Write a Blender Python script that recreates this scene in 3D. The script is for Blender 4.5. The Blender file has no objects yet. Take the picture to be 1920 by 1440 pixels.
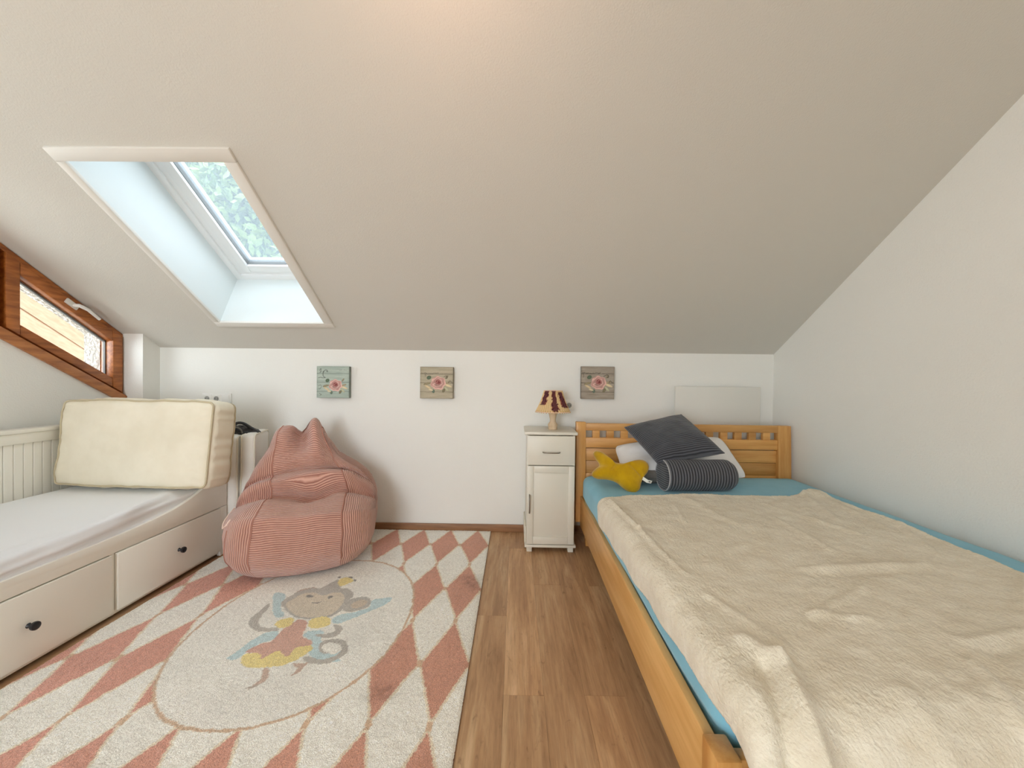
import bpy, bmesh, math, random
import numpy as np
from mathutils import Vector, Matrix, Euler

random.seed(7)
RNG = np.random.default_rng(11)
S = bpy.context.scene
COL = S.collection
PI = math.pi

def C(r, g, b):
    """sRGB 0-255 to linear RGBA"""
    f = lambda v: (v / 255 / 12.92) if v / 255 <= .04045 else ((v / 255 + .055) / 1.055) ** 2.4
    return (f(r), f(g), f(b), 1.0)

# ------------------------------------------------------------------ camera
cam_d = bpy.data.cameras.new('camera')
cam = bpy.data.objects.new('camera', cam_d); COL.objects.link(cam)
cam_d.sensor_fit = 'HORIZONTAL'; cam_d.sensor_width = 36.0
cam_d.lens = 36.0 * 721.0 / 1920.0
cam_d.clip_start = .02; cam_d.clip_end = 200
YAW, PITCH, ROLL = .009, -.0111, .0122
Rm = Matrix.Rotation(YAW, 3, 'Z') @ Matrix.Rotation(PITCH, 3, 'X') @ Matrix.Rotation(-ROLL, 3, 'Y')
right = Rm @ Vector((1, 0, 0)); fwd = Rm @ Vector((0, 1, 0)); up = Rm @ Vector((0, 0, 1))
M4 = Matrix((( right.x, up.x, -fwd.x, 0), (right.y, up.y, -fwd.y, 0), (right.z, up.z, -fwd.z, 1.15), (0, 0, 0, 1)))
cam.matrix_world = M4
S.camera = cam

# ------------------------------------------------------------------ view, world, lights
S.view_settings.view_transform = 'Standard'
S.view_settings.look = 'None'
S.view_settings.exposure = 1.08
S.view_settings.gamma = 1.0
S.view_settings.use_curve_mapping = False
S.cycles.use_denoising = True
S.cycles.max_bounces = 10; S.cycles.diffuse_bounces = 7; S.cycles.transparent_max_bounces = 12
S.cycles.caustics_reflective = False; S.cycles.caustics_refractive = False
S.cycles.sample_clamp_indirect = 6.0

w = bpy.data.worlds.new('overcast_sky'); S.world = w; w.use_nodes = True
nt = w.node_tree; nt.nodes.clear()
o_ = nt.nodes.new('ShaderNodeOutputWorld'); b_ = nt.nodes.new('ShaderNodeBackground')
b_.inputs['Color'].default_value = (.83, .93, 1.02, 1); b_.inputs['Strength'].default_value = 3.2
nt.links.new(b_.outputs[0], o_.inputs[0])

def area(name, loc, rot, sx, sy, power, col, portal=False):
    l = bpy.data.lights.new(name, 'AREA'); l.shape = 'RECTANGLE'; l.size = sx; l.size_y = sy
    l.energy = power; l.color = col
    o = bpy.data.objects.new(name, l); COL.objects.link(o); o.location = loc; o.rotation_euler = rot
    if portal: l.cycles.is_portal = True
    return o

KY, KZ, SL = 2.90, 1.363, .6466           # back wall, knee height, roof slope
A_ = math.atan(SL); CA, SA = math.cos(A_), math.sin(A_)
def slp(x, t, n):                          # roof coordinates: across, up the slope, outward
    return (x, KY - t * CA - 0 + n * SA, KZ + t * SA + n * CA)
XL, XR = -2.84, 1.932
RIDGE_Y, REAR_Y = .15, -2.4
RIDGE_Z = KZ + (KY - RIDGE_Y) * SL

# added fill lamp behind the camera; daylight for the gable window and the skylight
area('rear_fill_light', (-1.35, REAR_Y - .02, 1.3), (math.radians(90), 0, 0), 1.5, 2.2, 20, (.97, .985, 1.0))
area('gable_daylight', (-5.2, .9, 1.9), (0, math.radians(-90), 0), 2.2, 3.4, 75, (.92, .97, 1.0))
area('gable_portal', (XL - .10, 1.6, 1.75), (0, math.radians(-90), 0), 1.3, 2.3, 1.0, (1, 1, 1), True)
area('skylight_portal', slp(-1.68, .9, .46), (-A_ , 0, 0), .62, 1.1, 1.0, (1, 1, 1), True)
lamp = bpy.data.lights.new('ceiling_lamp', 'POINT'); lamp.energy = 2.2; lamp.color = (1.0, .60, .42); lamp.shadow_soft_size = .12
lo = bpy.data.objects.new('ceiling_lamp', lamp); COL.objects.link(lo); lo.location = (-.25, .86, 2.24)

# ------------------------------------------------------------------ materials
def newmat(name):
    m = bpy.data.materials.new(name); m.use_nodes = True
    n = m.node_tree; p = n.nodes['Principled BSDF']
    return m, n, p
def N(n, t, **kw):
    k = n.nodes.new(t)
    for a, v in kw.items():
        if a in k.inputs.keys(): k.inputs[a].default_value = v
        else: setattr(k, a, v)
    return k
def mat(name, c1, c2=None, scale=8, stretch=(1, 1, 1), rough=.6, bump=None, sheen=0, coat=0, metal=0, spec=.5, detail=4, rnd=False, lo=.35, hi=.65, c3=None, bstretch=None, sss=0):
    m, n, p = newmat(name)
    p.inputs['Roughness'].default_value = rough; p.inputs['Metallic'].default_value = metal
    p.inputs['Specular IOR Level'].default_value = spec
    p.inputs['Sheen Weight'].default_value = sheen; p.inputs['Coat Weight'].default_value = coat
    p.inputs['Base Color'].default_value = c1
    tc = N(n, 'ShaderNodeTexCoord'); vec = tc.outputs['Object']
    if rnd:
        oi = N(n, 'ShaderNodeObjectInfo'); mu = N(n, 'ShaderNodeMath', operation='MULTIPLY'); mu.inputs[1].default_value = 37.0
        n.links.new(oi.outputs['Random'], mu.inputs[0])
        va = N(n, 'ShaderNodeVectorMath', operation='ADD'); n.links.new(vec, va.inputs[0]); n.links.new(mu.outputs[0], va.inputs[1]); vec = va.outputs[0]
    mp = N(n, 'ShaderNodeMapping'); mp.inputs['Scale'].default_value = stretch; n.links.new(vec, mp.inputs['Vector'])
    if c2 is not None:
        no = N(n, 'ShaderNodeTexNoise'); no.inputs['Scale'].default_value = scale; no.inputs['Detail'].default_value = detail; no.inputs['Roughness'].default_value = .6
        n.links.new(mp.outputs[0], no.inputs['Vector'])
        r = N(n, 'ShaderNodeValToRGB'); r.color_ramp.elements[0].position = lo; r.color_ramp.elements[1].position = hi
        r.color_ramp.elements[0].color = c1; r.color_ramp.elements[1].color = c2
        if c3 is not None:
            e = r.color_ramp.elements.new((lo + hi) / 2); e.color = c3
        n.links.new(no.outputs['Fac'], r.inputs['Fac'])
        last = r.outputs['Color']
        if rnd:
            hs = N(n, 'ShaderNodeHueSaturation')
            mr = N(n, 'ShaderNodeMapRange'); mr.inputs['To Min'].default_value = .86; mr.inputs['To Max'].default_value = 1.14
            n.links.new(oi.outputs['Random'], mr.inputs['Value']); n.links.new(mr.outputs[0], hs.inputs['Value']); n.links.new(last, hs.inputs['Color']); last = hs.outputs[0]
        n.links.new(last, p.inputs['Base Color'])
    if bump:
        bs, st, di = bump
        no2 = N(n, 'ShaderNodeTexNoise'); no2.inputs['Scale'].default_value = bs; no2.inputs['Detail'].default_value = 3
        if bstretch:
            mp2 = N(n, 'ShaderNodeMapping'); mp2.inputs['Scale'].default_value = bstretch; n.links.new(vec, mp2.inputs['Vector']); n.links.new(mp2.outputs[0], no2.inputs['Vector'])
        else: n.links.new(mp.outputs[0], no2.inputs['Vector'])
        bu = N(n, 'ShaderNodeBump'); bu.inputs['Strength'].default_value = st; bu.inputs['Distance'].default_value = di
        n.links.new(no2.outputs['Fac'], bu.inputs['Height']); n.links.new(bu.outputs[0], p.inputs['Normal'])
    return m
def attr_mat(name, rough=.8, bump=None, sheen=0, spec=.3, tint=None):
    """colour from the mesh colour attribute 'col', optional fine speckle"""
    m, n, p = newmat(name)
    p.inputs['Roughness'].default_value = rough; p.inputs['Sheen Weight'].default_value = sheen; p.inputs['Specular IOR Level'].default_value = spec
    at = N(n, 'ShaderNodeAttribute', attribute_name='col'); tc = N(n, 'ShaderNodeTexCoord'); last = at.outputs['Color']
    if tint:
        no = N(n, 'ShaderNodeTexNoise'); no.inputs['Scale'].default_value = tint[0]; no.inputs['Detail'].default_value = 3
        n.links.new(tc.outputs['Object'], no.inputs['Vector'])
        mr = N(n, 'ShaderNodeMapRange'); mr.inputs['From Min'].default_value = .3; mr.inputs['From Max'].default_value = .7
        mr.inputs['To Min'].default_value = 1 - tint[1]; mr.inputs['To Max'].default_value = 1 + tint[1]
        n.links.new(no.outputs['Fac'], mr.inputs['Value'])
        hs = N(n, 'ShaderNodeHueSaturation'); n.links.new(mr.outputs[0], hs.inputs['Value']); n.links.new(last, hs.inputs['Color']); last = hs.outputs[0]
    n.links.new(last, p.inputs['Base Color'])
    if bump:
        no2 = N(n, 'ShaderNodeTexNoise'); no2.inputs['Scale'].default_value = bump[0]; no2.inputs['Detail'].default_value = 3
        n.links.new(tc.outputs['Object'], no2.inputs['Vector'])
        bu = N(n, 'ShaderNodeBump'); bu.inputs['Strength'].default_value = bump[1]; bu.inputs['Distance'].default_value = bump[2]
        n.links.new(no2.outputs['Fac'], bu.inputs['Height']); n.links.new(bu.outputs[0], p.inputs['Normal'])
    return m
def rib_mat(name, c_low, c_high, pitch, dist=.003, rough=.85, sheen=.4, noise=.0, wob=0.0, strength=1.0):
    """corduroy: wales along the mesh attribute 'rib' (metres)"""
    m, n, p = newmat(name)
    p.inputs['Roughness'].default_value = rough; p.inputs['Sheen Weight'].default_value = sheen; p.inputs['Specular IOR Level'].default_value = .2
    at = N(n, 'ShaderNodeAttribute', attribute_name='rib'); tc = N(n, 'ShaderNodeTexCoord')
    no = N(n, 'ShaderNodeTexNoise'); no.inputs['Scale'].default_value = 14; n.links.new(tc.outputs['Object'], no.inputs['Vector'])
    ad = N(n, 'ShaderNodeMath', operation='MULTIPLY_ADD'); n.links.new(no.outputs['Fac'], ad.inputs[0]); ad.inputs[1].default_value = wob; n.links.new(at.outputs['Fac'], ad.inputs[2])
    mu = N(n, 'ShaderNodeMath', operation='MULTIPLY'); n.links.new(ad.outputs[0], mu.inputs[0]); mu.inputs[1].default_value = 2 * PI / pitch
    si = N(n, 'ShaderNodeMath', operation='SINE'); n.links.new(mu.outputs[0], si.inputs[0])
    mr = N(n, 'ShaderNodeMapRange'); mr.inputs['From Min'].default_value = -1; n.links.new(si.outputs[0], mr.inputs['Value'])
    no3 = N(n, 'ShaderNodeTexNoise'); no3.inputs['Scale'].default_value = 9; no3.inputs['Detail'].default_value = 5; n.links.new(tc.outputs['Object'], no3.inputs['Vector'])
    mx = N(n, 'ShaderNodeMix', data_type='RGBA'); mx.inputs['A'].default_value = c_low; mx.inputs['B'].default_value = c_high  # groove shade painted into the corduroy colour; on the bolster it gives the stripes
    n.links.new(mr.outputs[0], mx.inputs['Factor'])
    hs = N(n, 'ShaderNodeHueSaturation'); m2 = N(n, 'ShaderNodeMapRange'); m2.inputs['To Min'].default_value = 1 - noise; m2.inputs['To Max'].default_value = 1 + noise
    n.links.new(no3.outputs['Fac'], m2.inputs['Value']); n.links.new(m2.outputs[0], hs.inputs['Value']); n.links.new(mx.outputs['Result'], hs.inputs['Color'])
    n.links.new(hs.outputs[0], p.inputs['Base Color'])
    bu = N(n, 'ShaderNodeBump'); bu.inputs['Strength'].default_value = strength; bu.inputs['Distance'].default_value = dist
    n.links.new(mr.outputs[0], bu.inputs['Height']); n.links.new(bu.outputs[0], p.inputs['Normal'])
    return m
def glass_mat(name, tr=.92, haze=None, hz=0.0, gloss=.06):
    m, n, p = newmat(name); n.nodes.remove(p); out = n.nodes['Material Output']
    t = N(n, 'ShaderNodeBsdfTransparent'); t.inputs['Color'].default_value = (tr, tr * 1.005, tr, 1)
    g = N(n, 'ShaderNodeBsdfGlossy'); g.inputs['Roughness'].default_value = .02
    mx = N(n, 'ShaderNodeMixShader'); mx.inputs[0].default_value = gloss
    n.links.new(t.outputs[0], mx.inputs[1]); n.links.new(g.outputs[0], mx.inputs[2]); last = mx.outputs[0]
    if haze:
        tl = N(n, 'ShaderNodeBsdfTranslucent'); tl.inputs['Color'].default_value = haze
        tc = N(n, 'ShaderNodeTexCoord'); no = N(n, 'ShaderNodeTexNoise'); no.inputs['Scale'].default_value = 160; no.inputs['Detail'].default_value = 2
        n.links.new(tc.outputs['Object'], no.inputs['Vector'])
        mr = N(n, 'ShaderNodeMapRange'); mr.inputs['From Min'].default_value = .3; mr.inputs['From Max'].default_value = .7; mr.inputs['To Min'].default_value = hz * .6; mr.inputs['To Max'].default_value = hz * 1.4
        n.links.new(no.outputs['Fac'], mr.inputs['Value'])
        m2 = N(n, 'ShaderNodeMixShader'); n.links.new(mr.outputs[0], m2.inputs[0]); n.links.new(last, m2.inputs[1]); n.links.new(tl.outputs[0], m2.inputs[2]); last = m2.outputs[0]
    n.links.new(last, out.inputs['Surface'])
    return m

def floor_mat():
    m, n, p = newmat('oak_vinyl_plank')
    p.inputs['Roughness'].default_value = .42; p.inputs['Specular IOR Level'].default_value = .4
    tc = N(n, 'ShaderNodeTexCoord'); oi = N(n, 'ShaderNodeObjectInfo')
    cb = N(n, 'ShaderNodeCombineXYZ')
    for i, k in enumerate((17.0, 41.0, 23.0)):
        mu = N(n, 'ShaderNodeMath', operation='MULTIPLY'); mu.inputs[1].default_value = k; n.links.new(oi.outputs['Random'], mu.inputs[0]); n.links.new(mu.outputs[0], cb.inputs[i])
    va = N(n, 'ShaderNodeVectorMath', operation='ADD'); n.links.new(tc.outputs['Object'], va.inputs[0]); n.links.new(cb.outputs[0], va.inputs[1])
    def noise(sc, st, det, dist=0):
        mp = N(n, 'ShaderNodeMapping'); mp.inputs['Scale'].default_value = st; n.links.new(va.outputs[0], mp.inputs['Vector'])
        no = N(n, 'ShaderNodeTexNoise'); no.inputs['Scale'].default_value = sc; no.inputs['Detail'].default_value = det; no.inputs['Roughness'].default_value = .65; no.inputs['Distortion'].default_value = dist
        n.links.new(mp.outputs[0], no.inputs['Vector']); return no.outputs['Fac']
    a = noise(1.0, (14, 1.3, 1), 6, .6); b = noise(1.0, (110, 7, 1), 5, .3); c = noise(1.0, (30, 9, 1), 6, 1.2)
    r = N(n, 'ShaderNodeValToRGB'); r.color_ramp.elements[0].position = .3; r.color_ramp.elements[1].position = .72
    r.color_ramp.elements[0].color = C(164, 122, 82); r.color_ramp.elements[1].color = C(220, 184, 140)
    e = r.color_ramp.elements.new(.5); e.color = C(194, 152, 108)
    n.links.new(a, r.inputs['Fac'])
    r2 = N(n, 'ShaderNodeValToRGB'); r2.color_ramp.elements[0].position = .3; r2.color_ramp.elements[1].position = .55; r2.color_ramp.elements[0].color = (.55, .5, .46, 1); r2.color_ramp.elements[1].color = (1, 1, 1, 1)
    n.links.new(b, r2.inputs['Fac'])
    r3 = N(n, 'ShaderNodeValToRGB'); r3.color_ramp.elements[0].position = .27; r3.color_ramp.elements[1].position = .4; r3.color_ramp.elements[0].color = (.4, .33, .28, 1); r3.color_ramp.elements[1].color = (1, 1, 1, 1)
    n.links.new(c, r3.inputs['Fac'])
    m1 = N(n, 'ShaderNodeMix', data_type='RGBA', blend_type='MULTIPLY'); m1.inputs['Factor'].default_value = .5
    n.links.new(r.outputs[0], m1.inputs['A']); n.links.new(r2.outputs[0], m1.inputs['B'])
    m2 = N(n, 'ShaderNodeMix', data_type='RGBA', blend_type='MULTIPLY'); m2.inputs['Factor'].default_value = .6
    n.links.new(m1.outputs['Result'], m2.inputs['A']); n.links.new(r3.outputs[0], m2.inputs['B'])
    hs = N(n, 'ShaderNodeHueSaturation'); mr = N(n, 'ShaderNodeMapRange'); mr.inputs['To Min'].default_value = .88; mr.inputs['To Max'].default_value = 1.12
    n.links.new(oi.outputs['Random'], mr.inputs['Value']); n.links.new(mr.outputs[0], hs.inputs['Value']); hs.inputs['Saturation'].default_value = .95
    n.links.new(m2.outputs['Result'], hs.inputs['Color']); n.links.new(hs.outputs[0], p.inputs['Base Color'])
    bu = N(n, 'ShaderNodeBump'); bu.inputs['Strength'].default_value = .15; bu.inputs['Distance'].default_value = .001
    n.links.new(b, bu.inputs['Height']); n.links.new(bu.outputs[0], p.inputs['Normal'])
    return m

MT = {}
MT['wall'] = mat('white_wall_plaster', C(236, 236, 231), bump=(120, .5, .003), rough=.9, spec=.2)
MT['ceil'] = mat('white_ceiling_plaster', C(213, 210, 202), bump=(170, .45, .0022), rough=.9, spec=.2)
MT['reveal'] = mat('grey_white_roughcast', C(240, 238, 233), C(186, 182, 174), scale=60, rough=.95, bump=(45, 1.0, .02), lo=.38, hi=.5)
MT['plank'] = floor_mat()
MT['subfloor'] = mat('dark_subfloor', C(70, 50, 36), rough=.9)
MT['skirt'] = mat('brown_wood_skirting', C(120, 84, 56), C(160, 116, 80), scale=1, stretch=(3, 40, 40), rough=.5)
MT['lacq'] = mat('white_lacquer', C(242, 240, 231), rough=.35, coat=.1)
MT['cream_lacq'] = mat('cream_white_lacquer', C(222, 218, 204), rough=.4)
MT['trim'] = mat('white_painted_trim', C(226, 223, 216), rough=.5)
MT['pvc'] = mat('white_window_plastic', C(240, 241, 241), rough=.3)
MT['gasket'] = mat('grey_gasket', C(120, 122, 122), rough=.6)
MT['lining'] = mat('white_shaft_lining', C(226, 232, 232), rough=.5)
MT['winwood'] = mat('brown_stained_window_wood', C(138, 76, 28), C(188, 114, 52), scale=1, stretch=(40, 5, 40), rough=.42, coat=.2, detail=5)
MT['sillwood'] = mat('light_brown_sill_wood', C(160, 96, 48), C(196, 128, 70), scale=1, stretch=(40, 5, 40), rough=.42, coat=.2)
MT['soffit'] = mat('pale_pine_board', C(190, 154, 128), C(206, 174, 150), scale=1, stretch=(30, 3, 30), rough=.6)
MT['glass'] = glass_mat('window_glass', .93)
MT['skyglass'] = glass_mat('hazy_skylight_glass', .86, (.46, .52, .55, 1), .14)
MT['beech'] = mat('honey_beech_wood', C(206, 154, 86), C(226, 180, 116), scale=1, stretch=(26, 2.2, 26), rough=.42, coat=.15, rnd=True, detail=5)
MT['beechx'] = mat('honey_beech_wood_crosswise', C(196, 138, 70), C(218, 166, 98), scale=1, stretch=(2.2, 26, 26), rough=.42, coat=.15, rnd=True, detail=5)
MT['beechz'] = mat('honey_beech_wood_upright', C(196, 138, 70), C(218, 166, 98), scale=1, stretch=(26, 26, 2.2), rough=.42, coat=.15, rnd=True, detail=5)
MT['black'] = mat('black_knob_metal', C(24, 26, 32), rough=.3)
MT['steel'] = mat('brushed_steel', C(150, 146, 138), rough=.3, metal=1.0)
MT['sheet'] = mat('white_cotton_sheet', C(236, 239, 243), bump=(500, .1, .0006), rough=.9, spec=.2, sheen=.2)
MT['bluesheet'] = mat('turquoise_jersey_sheet', C(124, 186, 210), C(136, 196, 218), scale=5, bump=(500, .15, .0006), rough=.9, spec=.2, sheen=.2)
MT['cream'] = mat('cream_cotton_cover', C(240, 233, 214), C(232, 224, 203), scale=5, bump=(420, .12, .0006), rough=.9, spec=.2)
MT['creampipe_shade'] = mat('cream_piping_shade', C(198, 186, 158), rough=.85, spec=.2)  # darkened so the piping carries the shadow line of the seam
MT['palepipe'] = mat('pale_piping', C(228, 222, 206), rough=.85, spec=.2)
MT['whitecush'] = mat('off_white_cover', C(238, 236, 229), bump=(60, .2, .003), rough=.9, spec=.2)
MT['fleece'] = mat('cream_fleece', C(240, 234, 216), C(224, 214, 191), scale=11, stretch=(1, 1.8, 1), bump=(150, .8, .006), rough=1.0, spec=.05, sheen=.3, detail=6, lo=.32, hi=.7, bstretch=(1, .6, 1))
MT['mustard'] = mat('mustard_plush', C(196, 156, 10), C(178, 138, 6), scale=14, bump=(160, .6, .003), rough=.95, spec=.1, sheen=.5, detail=5)
MT['charcoal'] = rib_mat('charcoal_corduroy', C(40, 42, 48), C(92, 95, 102), .0125, .0025, noise=.25, wob=.005, sheen=.3)
MT['bolster'] = rib_mat('charcoal_bolster_stripe', C(34, 35, 40), C(108, 110, 116), .0165, .003, noise=.15, sheen=.2)
MT['greyfab'] = mat('grey_smooth_fabric', C(126, 122, 116), C(108, 105, 100), scale=10, rough=.8, spec=.2, bump=(300, .2, .001))
MT['greypipe'] = mat('pale_grey_piping', C(176, 177, 180), rough=.8)
MT['white_pillow'] = mat('white_pillow_cotton', C(232, 231, 230), rough=.9, spec=.2, bump=(40, .15, .004))
MT['pink'] = rib_mat('pink_corduroy', C(162, 109, 95), C(220, 173, 155), .0118, .0035, noise=.06, wob=.006, sheen=.5)
MT['pinkseam'] = mat('pink_seam', C(178, 126, 110), rough=.9)
MT['pinklight'] = mat('light_pink_binding', C(240, 214, 200), rough=.9)
MT['blackcloth'] = mat('black_cloth', C(20, 20, 22), C(44, 43, 44), scale=30, rough=.6, sheen=.2)
MT['whitecloth'] = mat('white_spotted_cloth', C(30, 30, 34), C(228, 228, 230), scale=55, rough=.9, lo=.4, hi=.46)
MT['pine'] = mat('pale_turned_wood', C(206, 180, 146), C(222, 198, 166), scale=1, stretch=(30, 30, 4), rough=.5)
MT['white_plastic'] = mat('white_switch_plastic', C(236, 236, 232), rough=.3)
MT['recess_shade'] = mat('socket_recess_shade', C(156, 157, 153), rough=.5)
MT['panel'] = mat('white_heater_enamel', C(222, 221, 214), rough=.4)
MT['label_white'] = mat('white_care_label', C(236, 234, 226), C(225, 223, 214), scale=20, rough=.8)
MT['rug'] = attr_mat('rug_pile', rough=1.0, bump=(260, .7, .006), sheen=.3, spec=.05, tint=(240, .16))
MT['rugedge'] = mat('brown_rug_binding', C(112, 74, 58), rough=.9)
MT['print'] = attr_mat('canvas_print', rough=.8, tint=(300, .06))
MT['shade'] = attr_mat('pleated_shade_cloth', rough=.85, tint=(200, .08))
MT['leaf'] = mat('tree_leaf', C(62, 92, 40), C(128, 146, 72), scale=1.6, rough=.6)
MT['bark'] = mat('tree_bark', C(90, 74, 60), C(60, 48, 40), scale=9, rough=.95)
MT['bounce_ground'] = mat('pale_bounce_ground', C(196, 190, 176), C(176, 172, 158), scale=.6, rough=1.0)  # unseen ground, kept pale to bounce sky light onto the soffit
MT['rooftile'] = mat('dark_roof_tile', C(70, 56, 50), rough=.9)
# ------------------------------------------------------------------ mesh helpers
class B:
    """collects shapes in world coordinates; build() links them as ONE mesh object"""
    def __init__(s): s.v = []; s.f = []; s.att = {}
    def add(s, V, F):
        o = len(s.v); s.v += [tuple(map(float, p)) for p in V]; s.f += [tuple(i + o for i in f) for f in F]; return s
    def hexa(s, P):
        return s.add(P, [(0, 3, 2, 1), (4, 5, 6, 7), (0, 1, 5, 4), (1, 2, 6, 5), (2, 3, 7, 6), (3, 0, 4, 7)])
    def box(s, x0, x1, y0, y1, z0, z1):
        return s.hexa([(x0, y0, z0), (x1, y0, z0), (x1, y1, z0), (x0, y1, z0), (x0, y0, z1), (x1, y0, z1), (x1, y1, z1), (x0, y1, z1)])
    def sbox(s, x0, x1, t0, t1, n0, n1):           # box in roof coordinates
        return s.hexa([slp(x0, t0, n0), slp(x1, t0, n0), slp(x1, t1, n0), slp(x0, t1, n0), slp(x0, t0, n1), slp(x1, t0, n1), slp(x1, t1, n1), slp(x0, t1, n1)])
    def prism(s, poly, axis, a, b):
        def P(p, k): return {'x': (k, p[0], p[1]), 'y': (p[0], k, p[1]), 'z': (p[0], p[1], k)}[axis]
        n = len(poly)
        return s.add([P(p, a) for p in poly] + [P(p, b) for p in poly], [tuple(range(n))[::-1], tuple(range(n, 2 * n))] + [(i, (i + 1) % n, n + (i + 1) % n, n + i) for i in range(n)])
    def tube(s, pts, r, n=8, closed=False):
        P = [Vector(p) for p in pts]; m = len(P); V = []; F = []
        prev = None
        for i in range(m):
            if closed: d = P[(i + 1) % m] - P[i - 1]
            else: d = P[min(i + 1, m - 1)] - P[max(i - 1, 0)]
            if d.length < 1e-9: d = Vector((0, 0, 1))
            d.normalize()
            if prev is None:
                a = Vector((0, 0, 1)) if abs(d.z) < .9 else Vector((1, 0, 0))
                u = d.cross(a).normalized()
            else:
                u = prev - d * prev.dot(d)
                u = u.normalized() if u.length > 1e-6 else d.orthogonal().normalized()
            prev = u; q = d.cross(u)
            for k in range(n):
                a = 2 * PI * k / n
                V.append(P[i] + (u * math.cos(a) + q * math.sin(a)) * (r[i] if hasattr(r, '__len__') else r))
        for i in range(m if closed else m - 1):
            for k in range(n):
                j = (i + 1) % m
                F.append((i * n + k, i * n + (k + 1) % n, j * n + (k + 1) % n, j * n + k))
        if not closed:
            F.append(tuple(range(n))[::-1]); F.append(tuple((m - 1) * n + k for k in range(n)))
        return s.add(V, F)
    def lathe(s, prof, c, n=28, ax='z'):
        V = []; F = []; m = len(prof)
        for (r, h) in prof:
            for k in range(n):
                a = 2 * PI * k / n; ca, sa = r * math.cos(a), r * math.sin(a)
                V.append({'z': (c[0] + ca, c[1] + sa, c[2] + h), 'x': (c[0] + h, c[1] + ca, c[2] + sa), 'y': (c[0] + ca, c[1] + h, c[2] + sa)}[ax])
        for i in range(m - 1):
            for k in range(n):
                F.append((i * n + k, i * n + (k + 1) % n, (i + 1) * n + (k + 1) % n, (i + 1) * n + k))
        F.append(tuple(range(n))[::-1]); F.append(tuple((m - 1) * n + k for k in range(n)))
        return s.add(V, F)
    def grid(s, P, closed_u=False):                # P: (m, n, 3) array
        m, n = P.shape[:2]; V = P.reshape(-1, 3)
        F = [(i * n + j, i * n + (j + 1) % n, (i + 1) * n + (j + 1) % n, (i + 1) * n + j) for i in range(m - 1) for j in range(n if closed_u else n - 1)]
        return s.add(V, F)
    def build(s, name, m, parent=None, bevel=0, smooth=None, label=None, seg=2, attrs=None, loc=None, recalc=True):
        me = bpy.data.meshes.new(name)
        r = Vector((0, 0, 0))
        if parent is not None:
            q = parent
            while q is not None: r = r + q.location; q = q.parent
        elif loc is not None: r = Vector(loc)
        me.from_pydata([(p[0] - r.x, p[1] - r.y, p[2] - r.z) for p in s.v], [], s.f)
        if recalc or bevel:
            bm = bmesh.new(); bm.from_mesh(me)
            if recalc: bmesh.ops.recalc_face_normals(bm, faces=bm.faces)
            if bevel:
                ed = [e for e in bm.edges if len(e.link_faces) == 2 and e.calc_face_angle(0) > .5]
                bmesh.ops.bevel(bm, geom=ed, offset=bevel, segments=seg, affect='EDGES', clamp_overlap=True, profile=.5)
            bm.to_mesh(me); bm.free()
        if smooth is None: smooth = bool(bevel)
        if smooth:
            me.polygons.foreach_set('use_smooth', [True] * len(me.polygons))
            if smooth is not True or bevel: me.set_sharp_from_angle(angle=math.radians(smooth if smooth is not True else 40))
        for k, arr in (attrs or {}).items():
            arr = np.asarray(arr, dtype=np.float32)
            if arr.ndim == 2:
                if arr.shape[1] == 3: arr = np.concatenate([arr, np.ones((len(arr), 1), np.float32)], 1)
                a = me.attributes.new(k, 'FLOAT_COLOR', 'POINT'); a.data.foreach_set('color', arr.ravel())
            else:
                a = me.attributes.new(k, 'FLOAT', 'POINT'); a.data.foreach_set('value', arr)
        o = bpy.data.objects.new(name, me); COL.objects.link(o)
        me.materials.append(MT[m] if isinstance(m, str) else m)
        if parent is not None: o.parent = parent
        elif loc is not None: o.location = loc
        if label: o['label'] = label
        return o

def thing(name, label, cat, loc, group=None):
    o = bpy.data.objects.new(name, None); COL.objects.link(o); o.location = loc; o.empty_display_size = .05
    o['label'] = label; o['category'] = cat
    if group: o['group'] = group
    return o
def tag(o, label, cat, group=None):
    o['label'] = label; o['category'] = cat
    if group: o['group'] = group
    return o
def struct(o): o['kind'] = 'structure'; return o
def sroot(name, loc):
    o = bpy.data.objects.new(name, None); COL.objects.link(o); o.location = loc; o.empty_display_size = .05; o['kind'] = 'structure'; return o
def bx(*a): return B().box(*a)

def vnoise(x, y, seed=0, scale=1.0):
    """smooth value noise, -1..1"""
    r = np.random.default_rng(seed); T = r.uniform(-1, 1, (64, 64))
    x = np.asarray(x) * scale + 1000; y = np.asarray(y) * scale + 1000
    xi = np.floor(x).astype(int); yi = np.floor(y).astype(int); fx = x - xi; fy = y - yi
    fx = fx * fx * (3 - 2 * fx); fy = fy * fy * (3 - 2 * fy)
    g = lambda a, b: T[a % 64, b % 64]
    return (g(xi, yi) * (1 - fx) + g(xi + 1, yi) * fx) * (1 - fy) + (g(xi, yi + 1) * (1 - fx) + g(xi + 1, yi + 1) * fx) * fy
def fbm(x, y, seed, scale, oct=3):
    return sum(vnoise(x, y, seed + k, scale * 2 ** k) / 2 ** k for k in range(oct))
def segdist(x, y, a, b):
    ax, ay = a; bx_, by = b; dx, dy = bx_ - ax, by - ay
    t = np.clip(((x - ax) * dx + (y - ay) * dy) / (dx * dx + dy * dy + 1e-12), 0, 1)
    return np.hypot(x - ax - t * dx, y - ay - t * dy), t
def inpoly(x, y, poly):
    c = np.zeros(np.shape(x), bool); n = len(poly)
    for i in range(n):
        x0, y0 = poly[i]; x1, y1 = poly[(i + 1) % n]
        if y0 == y1: continue
        k = ((y0 > y) != (y1 > y)) & (x < (x1 - x0) * (y - y0) / (y1 - y0) + x0)
        c ^= k
    return c
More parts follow.
